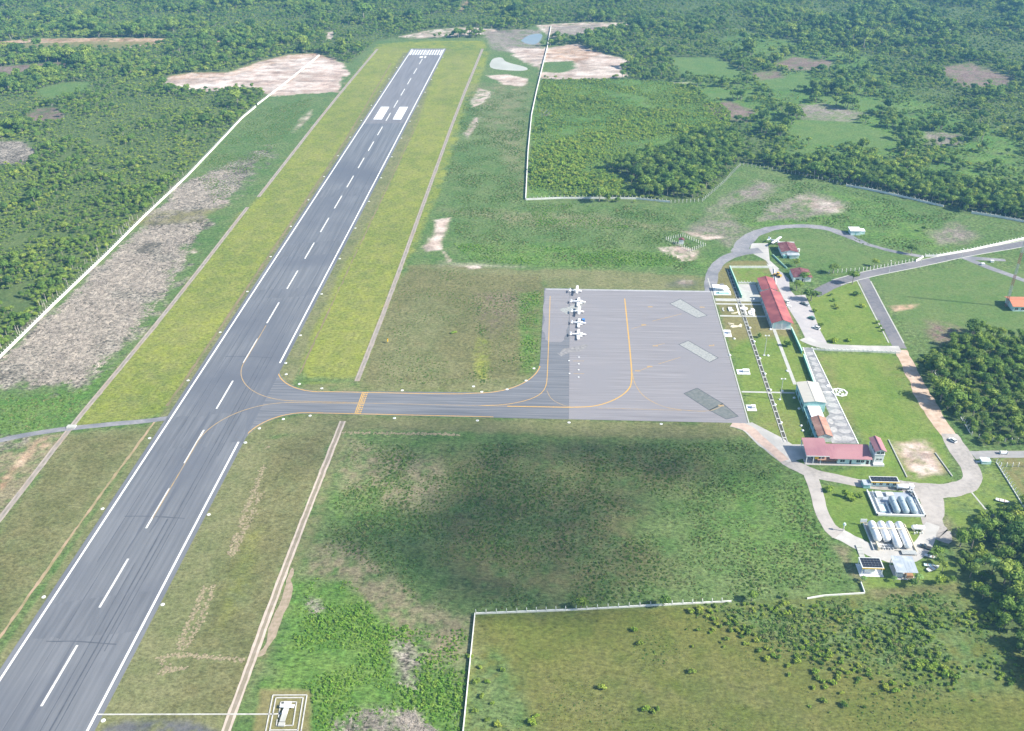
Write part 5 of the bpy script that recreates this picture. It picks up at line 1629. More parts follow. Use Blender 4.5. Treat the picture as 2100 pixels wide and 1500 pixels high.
MB().tube([(0, 0, 0), (0, 0, 3.2)], .1, 6).build('pole', M_pole, T)
MB().tube([(0, 0, 3.1), (-.1, -.5, 2.2), (-.15, -.8, .9)], [.55, .45, .25], 10).build('cone', M_yel, T)
T = thing('sign_board', 'small white notice board on posts left of the white tanks', 'sign', (*G(*Z8(585, 735)), 0))
MB().box(-1.5, 1.5, -.08, .08, 1.6, 3.6).build('board', M_wall, T)
MB().box(-1.5, 1.5, -.1, .1, 1.45, 1.62).build('lower_edge', M_yel, T)
for sx in (-1.2, 1.1):
    MB().box(sx, sx + .12, -.06, .06, 0, 1.6).build('post', M_post, T)
T = thing('utility_pole', 'pale pole at the bend of the service road left of the white tanks', 'pole', (*G(*Z8(370, 800)), 0))
MB().tube([(0, 0, 0), (0, 0, 3.8)], .22, 8).build('pole', M_post, T)
MB().tube([(0, 0, 3.8), (0, 0, 4.6)], [.7, .5], 10).build('lantern', M_aqua, T)
T = thing('utility_shed', 'small grey metal cage shed next to the round tree', 'shed', (*G(*zm(1850, 980, 5.356)(945, 440)), 0))
MB().box(-1.8, 1.8, -1.2, 1.2, .3, 2.2).build('cage', M_pole, T)
MB().box(-2, 2, -1.4, 1.4, 2.2, 2.35).build('roof', M_zinc, T)
strip('garden_path', GL([zm(1850, 980, 5.356)(750, 145), zm(1850, 980, 5.356)(920, 350)]), .8, .05, M_path)
T = thing('cable_drum', 'white round object on the side road by the right edge', 'drum', (*G(2057, 931), 0))
MB().tube([(-1.6, 0, .8), (-1.3, 0, .8), (1.3, 0, .8), (1.6, 0, .8)], [.8, .9, .9, .8], 12).build('drum_body', M_plane, T)
for sx in (-1.7, 1.6):
    MB().box(sx, sx + .12, -.95, .95, 0, 1.7).build('end_plate', M_frame, T)
T = thing('water_pump_house', 'small pale green machine hut by the fork of the gravel road', 'hut', (*G(2020, 949), 0))
MB().box(-2.2, 2.2, -1.5, 1.5, 0, 1.9).build('wall', M_aqua, T)
MB().box(-2.5, 1.0, -1.8, 1.8, 1.9, 2.05).build('roof_slab', M_wroof, T)
MB().box(-4.4, -2.6, -.3, .6, 0, .5).build('intake', M_frame, T)
for p, lab in (((1645, 330), 'white concrete cover beside the cream hall promenade'), ((1195, 390), 'white concrete cover on the lawn near the promenade')):
    x_, y_ = G(*Z6(*p)) if p[0] < 1300 else G(*Z6(1495, 395))
    o = MB().disc(0, 0, 0, .35, 1.3, 8).build('manhole_cover', M_wroof, None, (x_, y_, 0))
    tag(o, lab, 'cover')
T = thing('culvert_head', 'grey concrete culvert head where the access road crosses the drain', 'culvert', (*G(147, 876), 0))
MB().box(-2.4, 2.4, -1.2, 1.2, 0, .7).build('headwall', M_path, T)
MB().box(-2.2, 2.2, -1.9, -1.2, 0, .45).build('apron_slab', M_path, T)

# ------------------------------------------------------------------ vegetation
M_bark = pm('pale_bark', (.30, .27, .22), (.20, .18, .15), 1.2, .9)
M_leaf = leaf_mat('forest_leaves', (.130, .230, .042), (.185, .285, .048), (.255, .330, .058), .32)
M_leafl = leaf_mat('young_forest_leaves', (.225, .325, .052), (.275, .360, .058), (.335, .390, .075), .32)
M_leafd = leaf_mat('dark_leaves', (.075, .152, .034), (.115, .198, .041), (.170, .245, .049), .32)
M_leafy = leaf_mat('bright_shrub_leaves', (.205, .330, .045), (.275, .380, .053), (.355, .410, .068), .32)
M_weed = leaf_mat('weed_leaves', (.120, .230, .044), (.170, .258, .064), (.275, .285, .120), .32)
M_lushl = leaf_mat('lush_weed_leaves', (.155, .320, .044), (.200, .352, .052), (.255, .378, .068), .32)
M_palm = leaf_mat('palm_fronds', (.095, .190, .048), (.140, .245, .065), (.190, .275, .072))
M_brush = pm('dead_branches', (.30, .26, .22), (.45, .40, .34), 2, .95, obj_rand=.35)


def crown_shape(seed, R=3.0, H=3.2, z0=3.0, lobes=7, n=230, leaf=.75, flat=.8, core=True):
    """leaf clumps as bent quads over several lobes, with an inner twiggy core; returns an MB"""
    r_ = random.Random(seed)
    mb = MB()
    L_ = []
    for k in range(lobes):
        a = r_.uniform(0, 2 * PI)
        d = R * r_.uniform(.15, .62) if k else 0
        L_.append((d * math.cos(a), d * math.sin(a), z0 + H * (r_.uniform(.3, .75) if k else .62), R * r_.uniform(.38, .6)))
    for i in range(n):
        cx, cy, cz, lr = L_[i % lobes]
        u = r_.uniform(-.45, 1)
        a = r_.uniform(0, 2 * PI)
        s = math.sqrt(max(0, 1 - u * u))
        d = Vector((s * math.cos(a), s * math.sin(a), u))
        p = Vector((cx, cy, cz)) + Vector((d.x, d.y, d.z * flat)) * lr * r_.uniform(.75, 1.12)
        nrm = (d + Vector((r_.uniform(-1, 1), r_.uniform(-1, 1), r_.uniform(-.6, 1))) * .75).normalized()
        t1 = nrm.orthogonal().normalized()
        t1 = (t1 * math.cos(a * 3) + nrm.cross(t1) * math.sin(a * 3)).normalized()
        t2 = nrm.cross(t1)
        l = leaf * r_.uniform(.6, 1.3)
        mb.add([p - t1 * l * .5, p + t2 * l * .32 + nrm * l * .08, p + t1 * l * .5 - nrm * l * .12, p - t2 * l * .32 + nrm * l * .08], [(0, 1, 2), (0, 2, 3)])
    if core:
        for cx, cy, cz, lr in L_:
            vs = []
            for k in range(3):
                zz = (-.45, .15, .62)[k]
                rr = (.55, .78, .42)[k]
                for j in range(6):
                    a = 2 * PI * (j + .5 * k) / 6
                    q_ = r_.uniform(.75, 1.1)
                    vs.append((cx + rr * lr * q_ * math.cos(a), cy + rr * lr * q_ * math.sin(a), cz + zz * lr * flat * q_))
            fs = [tuple(range(6))[::-1], tuple(range(12, 18))]
            for k in range(2):
                for j in range(6):
                    fs.append((k * 6 + j, k * 6 + (j + 1) % 6, k * 6 + 6 + (j + 1) % 6, k * 6 + 6 + j))
            mb.add(vs, fs)
    return mb


def trunk_shape(seed, h=4.2, r=.22, spread=1.6):
    r_ = random.Random(seed * 7 + 1)
    mb = MB()
    bend = (r_.uniform(-.3, .3), r_.uniform(-.3, .3))
    top = (bend[0], bend[1], h * .72)
    mb.tube([(0, 0, -.2), (bend[0] * .4, bend[1] * .4, h * .4), top], [r, r * .8, r * .62], 6)
    for k in range(3):
        a = 2 * PI * k / 3 + r_.uniform(-.5, .5)
        mb.tube([top, (top[0] + spread * .5 * math.cos(a), top[1] + spread * .5 * math.sin(a), h * .95), (top[0] + spread * math.cos(a), top[1] + spread * math.sin(a), h * 1.25)], [r * .55, r * .4, r * .2], 5)
    return mb


def palm_shape(seed, h=6.0, n=13, fl=3.0):
    r_ = random.Random(seed)
    mb = MB()
    for k in range(n):
        a = 2 * PI * k / n + r_.uniform(-.2, .2)
        up = r_.uniform(.1, .9)
        pts = []
        for j in range(6):
            s = j / 5
            pts.append(Vector((math.cos(a) * fl * s, math.sin(a) * fl * s, h + fl * (up * s - (.5 + up * .75) * s * s))))
        side = Vector((-math.sin(a), math.cos(a), 0))
        for j in range(5):
            w0, w1 = .55 * (1 - abs(j / 5 - .4)), .55 * (1 - abs((j + 1) / 5 - .4))
            if j == 4:
                w1 = .05
            for sg in (-1, 1):
                mb.add([pts[j], pts[j + 1], pts[j + 1] + side * sg * w1 + Vector((0, 0, -.18)), pts[j] + side * sg * w0 + Vector((0, 0, -.18))], [(0, 1, 2, 3)])
    return mb


PROTO = {}
proto_col = {}


def add_proto(setname, crown_mb, leafm, trunk_mb=None):
    """keeps crown and trunk meshes for single trees, and a joined mesh for the masses"""
    L_ = PROTO.setdefault(setname, [])
    cm = crown_mb.mesh('crown')
    cm.materials.append(leafm)
    tm_ = None
    j = MB()
    j.add(crown_mb.v, crown_mb.f)
    nc = len(j.f)
    if trunk_mb:
        tm_ = trunk_mb.mesh('trunk')
        tm_.materials.append(M_bark)
        j.add(trunk_mb.v, trunk_mb.f)
    jm = j.mesh('plant')
    jm.materials.append(leafm)
    jm.materials.append(M_bark)
    idx = np.zeros(len(j.f), np.int32)
    idx[nc:] = 1
    jm.polygons.foreach_set('material_index', idx)
    c = proto_col.setdefault(setname, bpy.data.collections.new('source_' + setname))
    o = bpy.data.objects.new('%s_%02d' % (setname, len(L_)), jm)
    c.objects.link(o)
    L_.append((cm, tm_))


for k in range(7):
    add_proto('tree', crown_shape(100 + k, 2.9 + .25 * (k % 3), 3.4 + .4 * (k % 2), 2.6, 6 + k % 4, 240, .8), [M_leaf, M_leaf, M_leafd][k % 3], trunk_shape(k, 4.4))
for k in range(5):
    add_proto('young', crown_shape(150 + k, 2.3, 2.2, 1.2, 6, 190, .7), M_leafl if k % 2 else M_leaf, trunk_shape(60 + k, 2.8, .14, 1.2))
for k in range(5):
    add_proto('dark', crown_shape(200 + k, 3.4, 4.0, 3.4, 8, 300, .75), M_leafd if k % 2 else M_leaf, trunk_shape(30 + k, 5.2, .26, 1.9))
for k in range(3):
    add_proto('palm', palm_shape(300 + k, 5.0 + k, 12 + k, 2.6 + .3 * k), M_palm, MB().tube([(0, 0, -.2), (.1, 0, 2.5), (.15, .1, 5.0 + k)], [.2, .15, .13], 6))
for k in range(4):
    add_proto('shrub', crown_shape(400 + k, 1.3, 1.1, .1, 5, 110, .5, .8), M_leafy if k % 2 else M_leaf, MB().tube([(0, 0, -.1), (0, 0, .6)], [.08, .05], 5))
for k in range(4):
    add_proto('bright', crown_shape(450 + k, 1.3, .95, .0, 5, 80, .55, .75), M_leafy)
for k in range(4):
    add_proto('weed', crown_shape(500 + k, 1.0, .45, -.12, 4, 46, .5, .45, core=False), M_weed)
for k in range(4):
    add_proto('lushweed', crown_shape(550 + k, 1.0, .6, -.12, 4, 52, .5, .55, core=False), M_lushl)
for k in range(3):
    add_proto('tuft', crown_shape(600 + k, .8, .3, -.1, 3, 26, .45, .4, core=False), M_weed)
for k in range(4):
    r_ = random.Random(700 + k)
    mb = MB()
    for j in range(16):
        a, d, l = r_.uniform(0, PI), r_.uniform(0, 1.3), r_.uniform(.5, 1.5)
        c_ = Vector((d * math.cos(a * 5), d * math.sin(a * 5), r_.uniform(.02, .3)))
        v = Vector((math.cos(a), math.sin(a), r_.uniform(-.12, .35))) * l * .5
        mb.tube([c_ - v, c_ + v], [.07, .04], 4)
    L_ = PROTO.setdefault('brush', [])
    c = proto_col.setdefault('brush', bpy.data.collections.new('source_brush'))
    bm_ = mb.mesh('brush')
    bm_.materials.append(M_brush)
    c.objects.link(bpy.data.objects.new('brush_%02d' % k, bm_))
    L_.append((bm_, None))


def scatter_object(name, label, setname, P, S, seed=0, kind='stuff', cat=None):
    """one object holding a mass of plants (geometry nodes, one instance for each point)"""
    n = len(P)
    r_ = np.random.default_rng(seed)
    m = bpy.data.meshes.new(name)
    m.vertices.add(n)
    co = np.zeros((n, 3), np.float32)
    co[:, :2] = P
    m.vertices.foreach_set('co', co.ravel())
    a = m.attributes.new('plant_rot', 'FLOAT_VECTOR', 'POINT')
    rv = np.zeros((n, 3), np.float32)
    rv[:, 2] = r_.uniform(0, 2 * PI, n)
    rv[:, 0] = r_.normal(0, .06, n)
    a.data.foreach_set('vector', rv.ravel())
    a = m.attributes.new('plant_scale', 'FLOAT_VECTOR', 'POINT')
    sv = np.stack([S, S, S * r_.uniform(.8, 1.25, n)], 1).astype(np.float32)
    a.data.foreach_set('vector', sv.ravel())
    a = m.attributes.new('plant_idx', 'INT', 'POINT')
    a.data.foreach_set('value', r_.integers(0, len(PROTO[setname]), n).astype(np.int32))
    o = obj(name, m)
    ng = bpy.data.node_groups.new('scatter_' + name, 'GeometryNodeTree')
    ng.interface.new_socket('Geometry', in_out='INPUT', socket_type='NodeSocketGeometry')
    ng.interface.new_socket('Geometry', in_out='OUTPUT', socket_type='NodeSocketGeometry')
    N, L = ng.nodes, ng.links
    gi, go = N.new('NodeGroupInput'), N.new('NodeGroupOutput')
    ip = N.new('GeometryNodeInstanceOnPoints')
    ci = N.new('GeometryNodeCollectionInfo')
    ci.inputs[0].default_value = proto_col[setname]
    ci.inputs[1].default_value = True
    ci.inputs[2].default_value = True

    def na(nm, ty):
        q = N.new('GeometryNodeInputNamedAttribute')
        q.data_type = ty
        q.inputs[0].default_value = nm
        return q.outputs[0]
    L.new(gi.outputs[0], ip.inputs['Points'])
    L.new(ci.outputs[0], ip.inputs['Instance'])
    ip.inputs['Pick Instance'].default_value = True
    L.new(na('plant_idx', 'INT'), ip.inputs['Instance Index'])
    L.new(na('plant_rot', 'FLOAT_VECTOR'), ip.inputs['Rotation'])
    L.new(na('plant_scale', 'FLOAT_VECTOR'), ip.inputs['Scale'])
    L.new(ip.outputs[0], go.inputs[0])
    md = o.modifiers.new('scatter', 'NODES')
    md.node_group = ng
    tag(o, label, cat, kind=kind)
    return o


def jgrid(x0, x1, y0, y1, step, seed):
    r_ = np.random.default_rng(seed)
    xs, ys_ = np.meshgrid(np.arange(x0, x1, step), np.arange(y0, y1, step))
    p = np.stack([xs.ravel(), ys_.ravel()], 1)
    return p + r_.uniform(-.48, .48, p.shape) * step


def in_px(P, polys):
    px, py = PJ(P[:, 0], P[:, 1])
    m = np.zeros(len(P), bool)
    for q in polys:
        m |= inpoly(px, py, q)
    return m


def ragged(P, amp, jit=0.0, seed=0):
    """points shifted by smooth noise (and a little scatter), so that a mass of plants thins out along an uneven edge"""
    r_ = np.random.default_rng(900 + seed)
    dx = (fbm(P[:, 0] * .03, P[:, 1] * .03, 301 + seed, 3) - .5) * 2 * amp
    dy = (fbm(P[:, 0] * .03, P[:, 1] * .03, 311 + seed, 3) - .5) * 2 * amp
    return P + np.stack([dx, dy], 1) + r_.normal(0, 1, P.shape) * jit


def view_only(P, mg=45):
    return P[(P[:, 0] > x_left(P[:, 1]) + 70 - mg) & (P[:, 0] < x_right(P[:, 1]) - 70 + mg)]


CLEAR = AREAS[0][1]
FIELD = AREAS[1][1]
OPEN = [a[1] for a in AREAS[2:] if a[1] != 'W' and a[0] in ('soil', 'orange', 'mud', 'purple', 'crop', 'dead')] + [[(20, 92), (180, 85), (330, 87), (270, 102), (40, 104)]]
BRIGHT_F = [a[1] for a in AREAS if a[1] != 'W' and a[1][0] == (1110, 164)][0]
GROVE = [(1905, 735), (1960, 700), (2000, 680), (2120, 700), (2300, 720), (2300, 900), (2010, 890), (1985, 870), (1940, 810)]
GROVE2 = [(1240, 345), (1330, 320), (1420, 285), (1500, 270), (1530, 320), (1470, 370), (1430, 408), (1310, 405), (1330, 380)]
HEDGE = [(1520, 330), (1700, 330), (1960, 380), (2150, 400), (2150, 460), (1990, 432), (1935, 422), (1740, 378), (1620, 350)]
LOWER = [(1960, 1135), (2000, 1068), (2040, 1100), (2110, 1065), (2300, 1065), (2300, 1440), (2110, 1410), (2070, 1310), (1990, 1235), (1965, 1190)]
WALL_LINES = [GL([(-80, 808), (0, 735), (215, 527), (385, 362), (525, 220), (655, 115)]), GL([(1130, 55), (1112, 140), (1090, 238), (1083, 310), (1078, 410)]), GL([(1079, 411), (1240, 408), (1374, 416)]), GL([(1735, 382), (1850, 405), (1935, 425)]), GL([(1992, 438), (2130, 462)])]


def off_wall(q, d):
    m = np.ones(len(q), bool)
    for wl_ in WALL_LINES:
        for (x0, y0), (x1, y1) in zip(wl_[:-1], wl_[1:]):
            ex, ey = x1 - x0, y1 - y0
            tt = np.clip(((q[:, 0] - x0) * ex + (q[:, 1] - y0) * ey) / (ex * ex + ey * ey), 0, 1)
            m &= np.hypot(q[:, 0] - x0 - tt * ex, q[:, 1] - y0 - tt * ey) > d
    return m


# --- forest
P = np.concatenate([view_only(jgrid(-900, 420, 200, 820, 3.7, 1)), view_only(jgrid(-1000, 700, 820, 1250, 4.5, 2)), view_only(jgrid(-1150, 950, 1250, 1840, 5.6, 3))])
keep = ~in_px(P, [CLEAR, FIELD, BRIGHT_F, GROVE, GROVE2, HEDGE, LOWER] + OPEN)
P = P[keep & ~in_px(ragged(P, 9, 3, 8), OPEN)]
P = P[off_wall(P, 4.2)]
dens = fbm(P[:, 0] * .012, P[:, 1] * .012, 77, 3)
dens2 = fbm(P[:, 0] * .05, P[:, 1] * .05, 87, 3)
P_keep = dens2 > np.where(P[:, 1] > 1000, .2, .29)
P, dens, dens2 = P[P_keep], dens[P_keep], dens2[P_keep]
S = (.45 + 1.15 * np.clip((dens - .25) / .5, 0, 1) * np.clip((dens2 - .2) / .45, .35, 1.1)) * np.exp(rng.normal(-.22, .30, len(P)))
emerg = rng.random(len(P)) < .012
S[emerg] *= 1.45
S *= np.where(P[:, 1] > 820, 1.12, 1.0) * np.where(P[:, 1] > 1250, 1.12, 1.0)
# denser, darker groves and the hedge of trees
def grove(poly_px, step, seed, smin, smax):
    W = np.array(GL(poly_px))
    q = jgrid(W[:, 0].min(), W[:, 0].max(), W[:, 1].min(), W[:, 1].max(), step, seed)
    q = q[in_px(q, [poly_px])]
    q = view_only(q)
    return q, np.random.default_rng(seed).uniform(smin, smax, len(q))


gv = [grove(GROVE, 4.2, 21, .45, 1.2), grove(GROVE2, 5.0, 22, .9, 1.5), grove(HEDGE, 4.6, 23, .8, 1.45), grove(LOWER, 5.4, 24, .6, 1.75)]
# trees near enough to be told apart are things of their own
def nearest(P, S, k, lim=None):
    px, py = PJ(P[:, 0], P[:, 1])
    vis = (px > -15) & (px < 2115) & (py < 1530)
    d = np.where(vis, P[:, 1] ** 2 + P[:, 0] ** 2, 1e12)
    o_ = np.argsort(d)[:k]
    o_ = o_[d[o_] < 1e12]
    m = np.zeros(len(P), bool)
    m[o_] = True
    return m


def tree_thing(name, label, cat, loc, setname, i, s, rz, group=None, sz=None):
    cm, tm_ = PROTO[setname][i % len(PROTO[setname])]
    t_ = thing(name, label, cat, (*loc, 0), rz, group)
    t_.scale = (s, s, sz or s)
    obj('crown', cm, None, t_)
    if tm_:
        obj('trunk', tm_, None, t_)
    return t_


young = (fbm(P[:, 0] * .016, P[:, 1] * .022, 177, 3) + rng.uniform(-.13, .13, len(P))) > np.where(P[:, 1] > 1050, .56, .47)
MOSAIC = [[(1310, 170), (1420, 165), (1640, 150), (1860, 195), (2110, 300), (2110, 395), (1950, 375), (1750, 328), (1600, 305), (1500, 235)], [(1500, 60), (1800, 120), (1900, 190), (1700, 150), (1480, 110)]]
inm = in_px(ragged(P, 30, 10, 9), MOSAIC)
kk_ = ~inm | (rng.random(len(P)) < np.clip((dens2 - .30) * 4.2, .10, 1))
P, S, dens, dens2, young, inm = P[kk_], S[kk_], dens[kk_], dens2[kk_], young[kk_], inm[kk_]
mz = inm & (rng.random(len(P)) > np.clip((dens2 - .46) * 5, .03, .7))
young = young | mz
S = np.where(mz, S * rng.uniform(.35, .7, len(S)), S)
yp, ys_y = P[young], S[young] * .95
scatter_object('young_forest', 'lighter green young growth mixed through the forest', 'young', yp, ys_y, 8, cat='forest')
P, S = P[~young], S[~young] * 1.12
m_ = nearest(P, S, 110)
for (x_, y_), s_ in zip(P[m_], S[m_]):
    tree_thing('forest_tree', 'leafy tree at the near edge of the forest left of the long white wall', 'tree', (x_, y_), 'tree', rnd.randrange(7), s_, rnd.uniform(0, 6.28), 'near forest trees left of the wall')
scatter_object('forest', 'dense green forest spreading over the far ground and left side', 'tree', P[~m_], S[~m_], 5, cat='forest')
GL_ = ['leafy tree of the dark grove behind the posts by the dirt road', None, None, 'leafy tree of the dark thicket in the lower right corner']
GN_ = ['trees of the dark grove', None, None, 'trees of the lower right thicket']
rest_p, rest_s = [], []
for k, (q, s) in enumerate(gv):
    if GL_[k]:
        mm = nearest(q, s, 95 if k == 0 else 105)
        for (x_, y_), s_ in zip(q[mm], s[mm]):
            if k == 3 and rnd.random() < .16:
                tree_thing('palm_tree', 'palm with spreading fronds in the lower right thicket', 'palm', (x_, y_), 'palm', rnd.randrange(3), s_ * .9, rnd.uniform(0, 6.28), 'palms of the lower right thicket')
            else:
                tree_thing('grove_tree', GL_[k], 'tree', (x_, y_), rnd.choice(['dark', 'dark', 'tree', 'young']), rnd.randrange(5), s_, rnd.uniform(0, 6.28), GN_[k])
        q, s = q[~mm], s[~mm]
    rest_p.append(q)
    rest_s.append(s)
scatter_object('wooded_belt', 'dark belt of trees behind the fields and walls on the right', 'dark', np.concatenate(rest_p), np.concatenate(rest_s), 6, cat='trees')
# --- bright shrub field beyond the eastern wall
W = np.array(GL(BRIGHT_F))
q = jgrid(W[:, 0].min(), W[:, 0].max(), W[:, 1].min(), W[:, 1].max(), 2.3, 31)
q = q[in_px(q, [BRIGHT_F]) & ~in_px(ragged(q, 12, 4, 5), [GROVE2])]
q = q[off_wall(q, 3.0)]
v = fbm(q[:, 0] * .03, q[:, 1] * .03, 12, 3)
q, v = q[v > .3], v[v > .3]
qs = (.35 + 1.9 * np.clip(v - .3, 0, .5)) * np.exp(rng.normal(-.1, .35, len(q)))
dk_ = (fbm(q[:, 0] * .02, q[:, 1] * .035, 18, 3) + rng.uniform(-.12, .12, len(q))) > .53
scatter_object('shrub_field', 'field of low bright green shrubs inside the white wall corner', 'bright', q[~dk_], qs[~dk_], 7, cat='shrubs')
scatter_object('shrub_field', 'darker taller shrubs mixed into the bright shrub field', 'shrub', q[dk_], qs[dk_] * 1.1, 9, cat='shrubs')


# --- weeds
def weeds(name, label, setname, polys, step, seed, thr, s0, s1, avoid=(), freq=.06, cat='weeds', rag=5.0):
    W = np.array([w for p in polys for w in GL(p)])
    q = jgrid(W[:, 0].min(), W[:, 0].max(), max(170, W[:, 1].min()), W[:, 1].max(), step, seed)
    q = view_only(q, 30)
    q = q[in_px(q, polys) & in_px(ragged(q, rag, rag * .45, seed), polys) & ~in_px(ragged(q, 2, 1.2, seed), list(avoid))]
    v = fbm(q[:, 0] * freq, q[:, 1] * freq, seed, 3)
    k_ = v > thr
    q, v = q[k_], v[k_]
    r_ = np.random.default_rng(seed)
    return scatter_object(name, label, setname, q, (s0 + (s1 - s0) * np.clip((v - thr) / .3, 0, 1)) * r_.uniform(.6, 1.35, len(q)), seed, cat=cat)


SOUTH = [(715, 905), (1200, 912), (1530, 908), (1640, 985), (1690, 1105), (1760, 1198), (1500, 1228), (985, 1252), (880, 1250), (700, 1130), (640, 1190), (700, 1000)]
SOUTH_L = [(640, 1180), (720, 1190), (790, 1280), (960, 1290), (945, 1600), (640, 1600), (640, 1415), (560, 1415), (590, 1320)]
EASTW = [(960, 190), (1085, 180), (1074, 416), (1380, 424), (1440, 545), (1420, 556), (1110, 548), (940, 535), (930, 450), (890, 440), (905, 400)]
LEFTW = [(400, 355), (530, 225), (650, 200), (560, 310), (480, 400), (440, 420)]
LEFTW2 = [(0, 812), (170, 798), (235, 745), (140, 868), (0, 890)]
NEAST = [(1450, 420), (1560, 365), (1680, 375), (1930, 432), (2100, 462), (2100, 485), (1900, 522), (1760, 500), (1680, 455), (1540, 460), (1460, 500), (1390, 440)]
PATCH = [a[1] for a in AREAS if a[1] != 'W' and a[0] in ('soil', 'dead', 'mud')] + [[(535, 1415), (640, 1415), (636, 1530), (515, 1530)]]
weeds('weed_cover', 'rough weedy growth over the field south of the taxiway', 'weed', [SOUTH], 1.75, 41, .40, .45, 1.0, PATCH)
weeds('lush_weeds', 'lush bright green weeds at the bottom beside the kerb squares', 'lushweed', [SOUTH_L], 1.45, 42, .36, .6, 1.05, PATCH)
weeds('weed_cover', 'green weeds between the right drain and the white wall', 'weed', [EASTW], 2.2, 43, .38, .5, 1.15, PATCH)
weeds('lush_weeds', 'greener weeds above the apron', 'lushweed', [[(930, 500), (1100, 505), (1380, 520), (1440, 545), (1110, 548), (960, 532)], [(1080, 416), (1200, 418), (1300, 470), (1100, 470)]], 2.0, 44, .42, .5, 1.1, PATCH)
weeds('weed_cover', 'weeds on the cleared strip beside the left wall', 'weed', [LEFTW, LEFTW2], 2.3, 45, .36, .5, 1.0, PATCH[1:] if False else [p for p in PATCH if p[0] != (-120, 850)])
weeds('weed_cover', 'rough growth around the earth clearing, upper right', 'weed', [NEAST], 2.6, 46, .42, .5, 1.2, PATCH)
weeds('lush_weeds', 'green strip of weeds along the left edge of the apron', 'lushweed', [[(1064, 602), (1110, 600), (1102, 745), (1068, 782)]], 1.8, 53, .4, .4, .9)
weeds('weed_cover', 'dark line of weeds growing along an old ditch left of the apron', 'weed', [[(968, 605), (985, 605), (998, 690), (1003, 788), (985, 792), (978, 700)]], 1.8, 54, .42, .4, 1.0, rag=3)
weeds('brush_litter', 'grey tangle of felled branches on the cleared strip beside the wall', 'brush', [[(-60, 795), (0, 742), (215, 538), (385, 372), (480, 338), (500, 378), (440, 430), (395, 500), (345, 600), (250, 715), (170, 785), (0, 795)]], 1.9, 47, .34, .7, 1.25, [[(262, 448), (330, 432), (440, 428), (470, 420), (410, 458), (330, 462), (255, 468)]], .05, 'branches')
weeds('brush_litter', 'small grey patches of dead branches at the bottom', 'brush', [a[1] for a in AREAS if a[0] == 'dead' and a[1] != 'W' and a[1][0] in ((800, 1310), (690, 1475), (620, 1225))], 1.5, 48, .35, .5, .95, cat='branches')
weeds('field_grass', 'sparse dry tufts on the brown ground left of the apron', 'tuft', [[(815, 600), (842, 548), (1110, 565), (1100, 745), (1055, 785), (770, 790)]], 2.2, 50, .47, .5, 1.0, cat='grass')
CLODS = [[(545, 945), (520, 1010), (495, 1070), (470, 1140)], [(535, 1010), (500, 1090), (478, 1140)], [(440, 1195), (420, 1250), (395, 1310), (375, 1330)], [(425, 1190), (400, 1250), (365, 1330)],
         [(325, 1350), (370, 1342), (420, 1348), (500, 1352)], [(330, 1352), (345, 1380)], [(330, 1378), (380, 1370)], [(700, 888), (800, 889), (945, 892)], [(480, 1465), (390, 1473)], [(400, 1478), (480, 1480)], [(545, 920), (560, 900)], [(350, 1500), (370, 1495)]]
cp, cs = [], []
for pl in CLODS:
    for p in smooth_line(GL(pl), .4, 1):
        if vnoise(np.array(p[0] * .12), np.array(p[1] * .12), 5) > .32:
            for _ in range(2):
                cp.append((p[0] + rnd.gauss(0, .8), p[1] + rnd.gauss(0, .6)))
                cs.append(rnd.uniform(.2, .75))
c = proto_col['clod'] = bpy.data.collections.new('source_clod')
PROTO['clod'] = []
M_clod = pm('clod_earth', (.215, .180, .105), (.285, .235, .150), 1.5, .95, obj_rand=.25)
for k in range(3):
    r_ = random.Random(800 + k)
    rings = [[(rr * r_.uniform(.7, 1.2) * math.cos(a_ * PI / 3), rr * r_.uniform(.7, 1.2) * math.sin(a_ * PI / 3), zz) for a_ in range(6)] for rr, zz in ((1.0, -.05), (.8, .035), (.3, .06))]
    cm_ = MB().loft(rings).mesh('clod')
    cm_.materials.append(M_clod)
    c.objects.link(bpy.data.objects.new('clod_%02d' % k, cm_))
    PROTO['clod'].append((cm_, None))
scatter_object('earth_clods', 'rows of flat sandy earth blotches on the grass right of the runway', 'clod', np.array(cp), np.array(cs), 64, cat='earth')
# pale dead trunks along the forest edge behind the wall
bt = MB().tube([(0, 0, -.2), (.1, .05, 2.5), (.25, -.1, 5.0)], [.2, .14, .06], 6)
bt.tube([(.1, .05, 2.6), (.7, .3, 3.7)], [.08, .03], 5)
bt = bt.mesh('trunk')
M_dead = pm('bleached_wood', (.52, .48, .42), (.40, .37, .32), 1.5, .9)
for k in range(64):
    u = rnd.random()
    pp = smooth_line([(0, 735), (105, 632), (215, 527), (300, 442), (385, 362)], 2, 0)
    px_, py_ = pp[int(u * (len(pp) - 1))]
    x_, y_ = G(px_, py_)
    T = thing('bare_trunk', 'bleached bare trunk at the forest edge behind the long white wall', 'trunk', (x_ - rnd.uniform(2.0, 11), y_ + rnd.uniform(-2, 4), 0), rnd.uniform(0, 6), 'bleached trunks behind the wall')
    T.scale = (1, 1, rnd.uniform(.6, 1.3))
    obj('trunk', bt, M_dead, T)
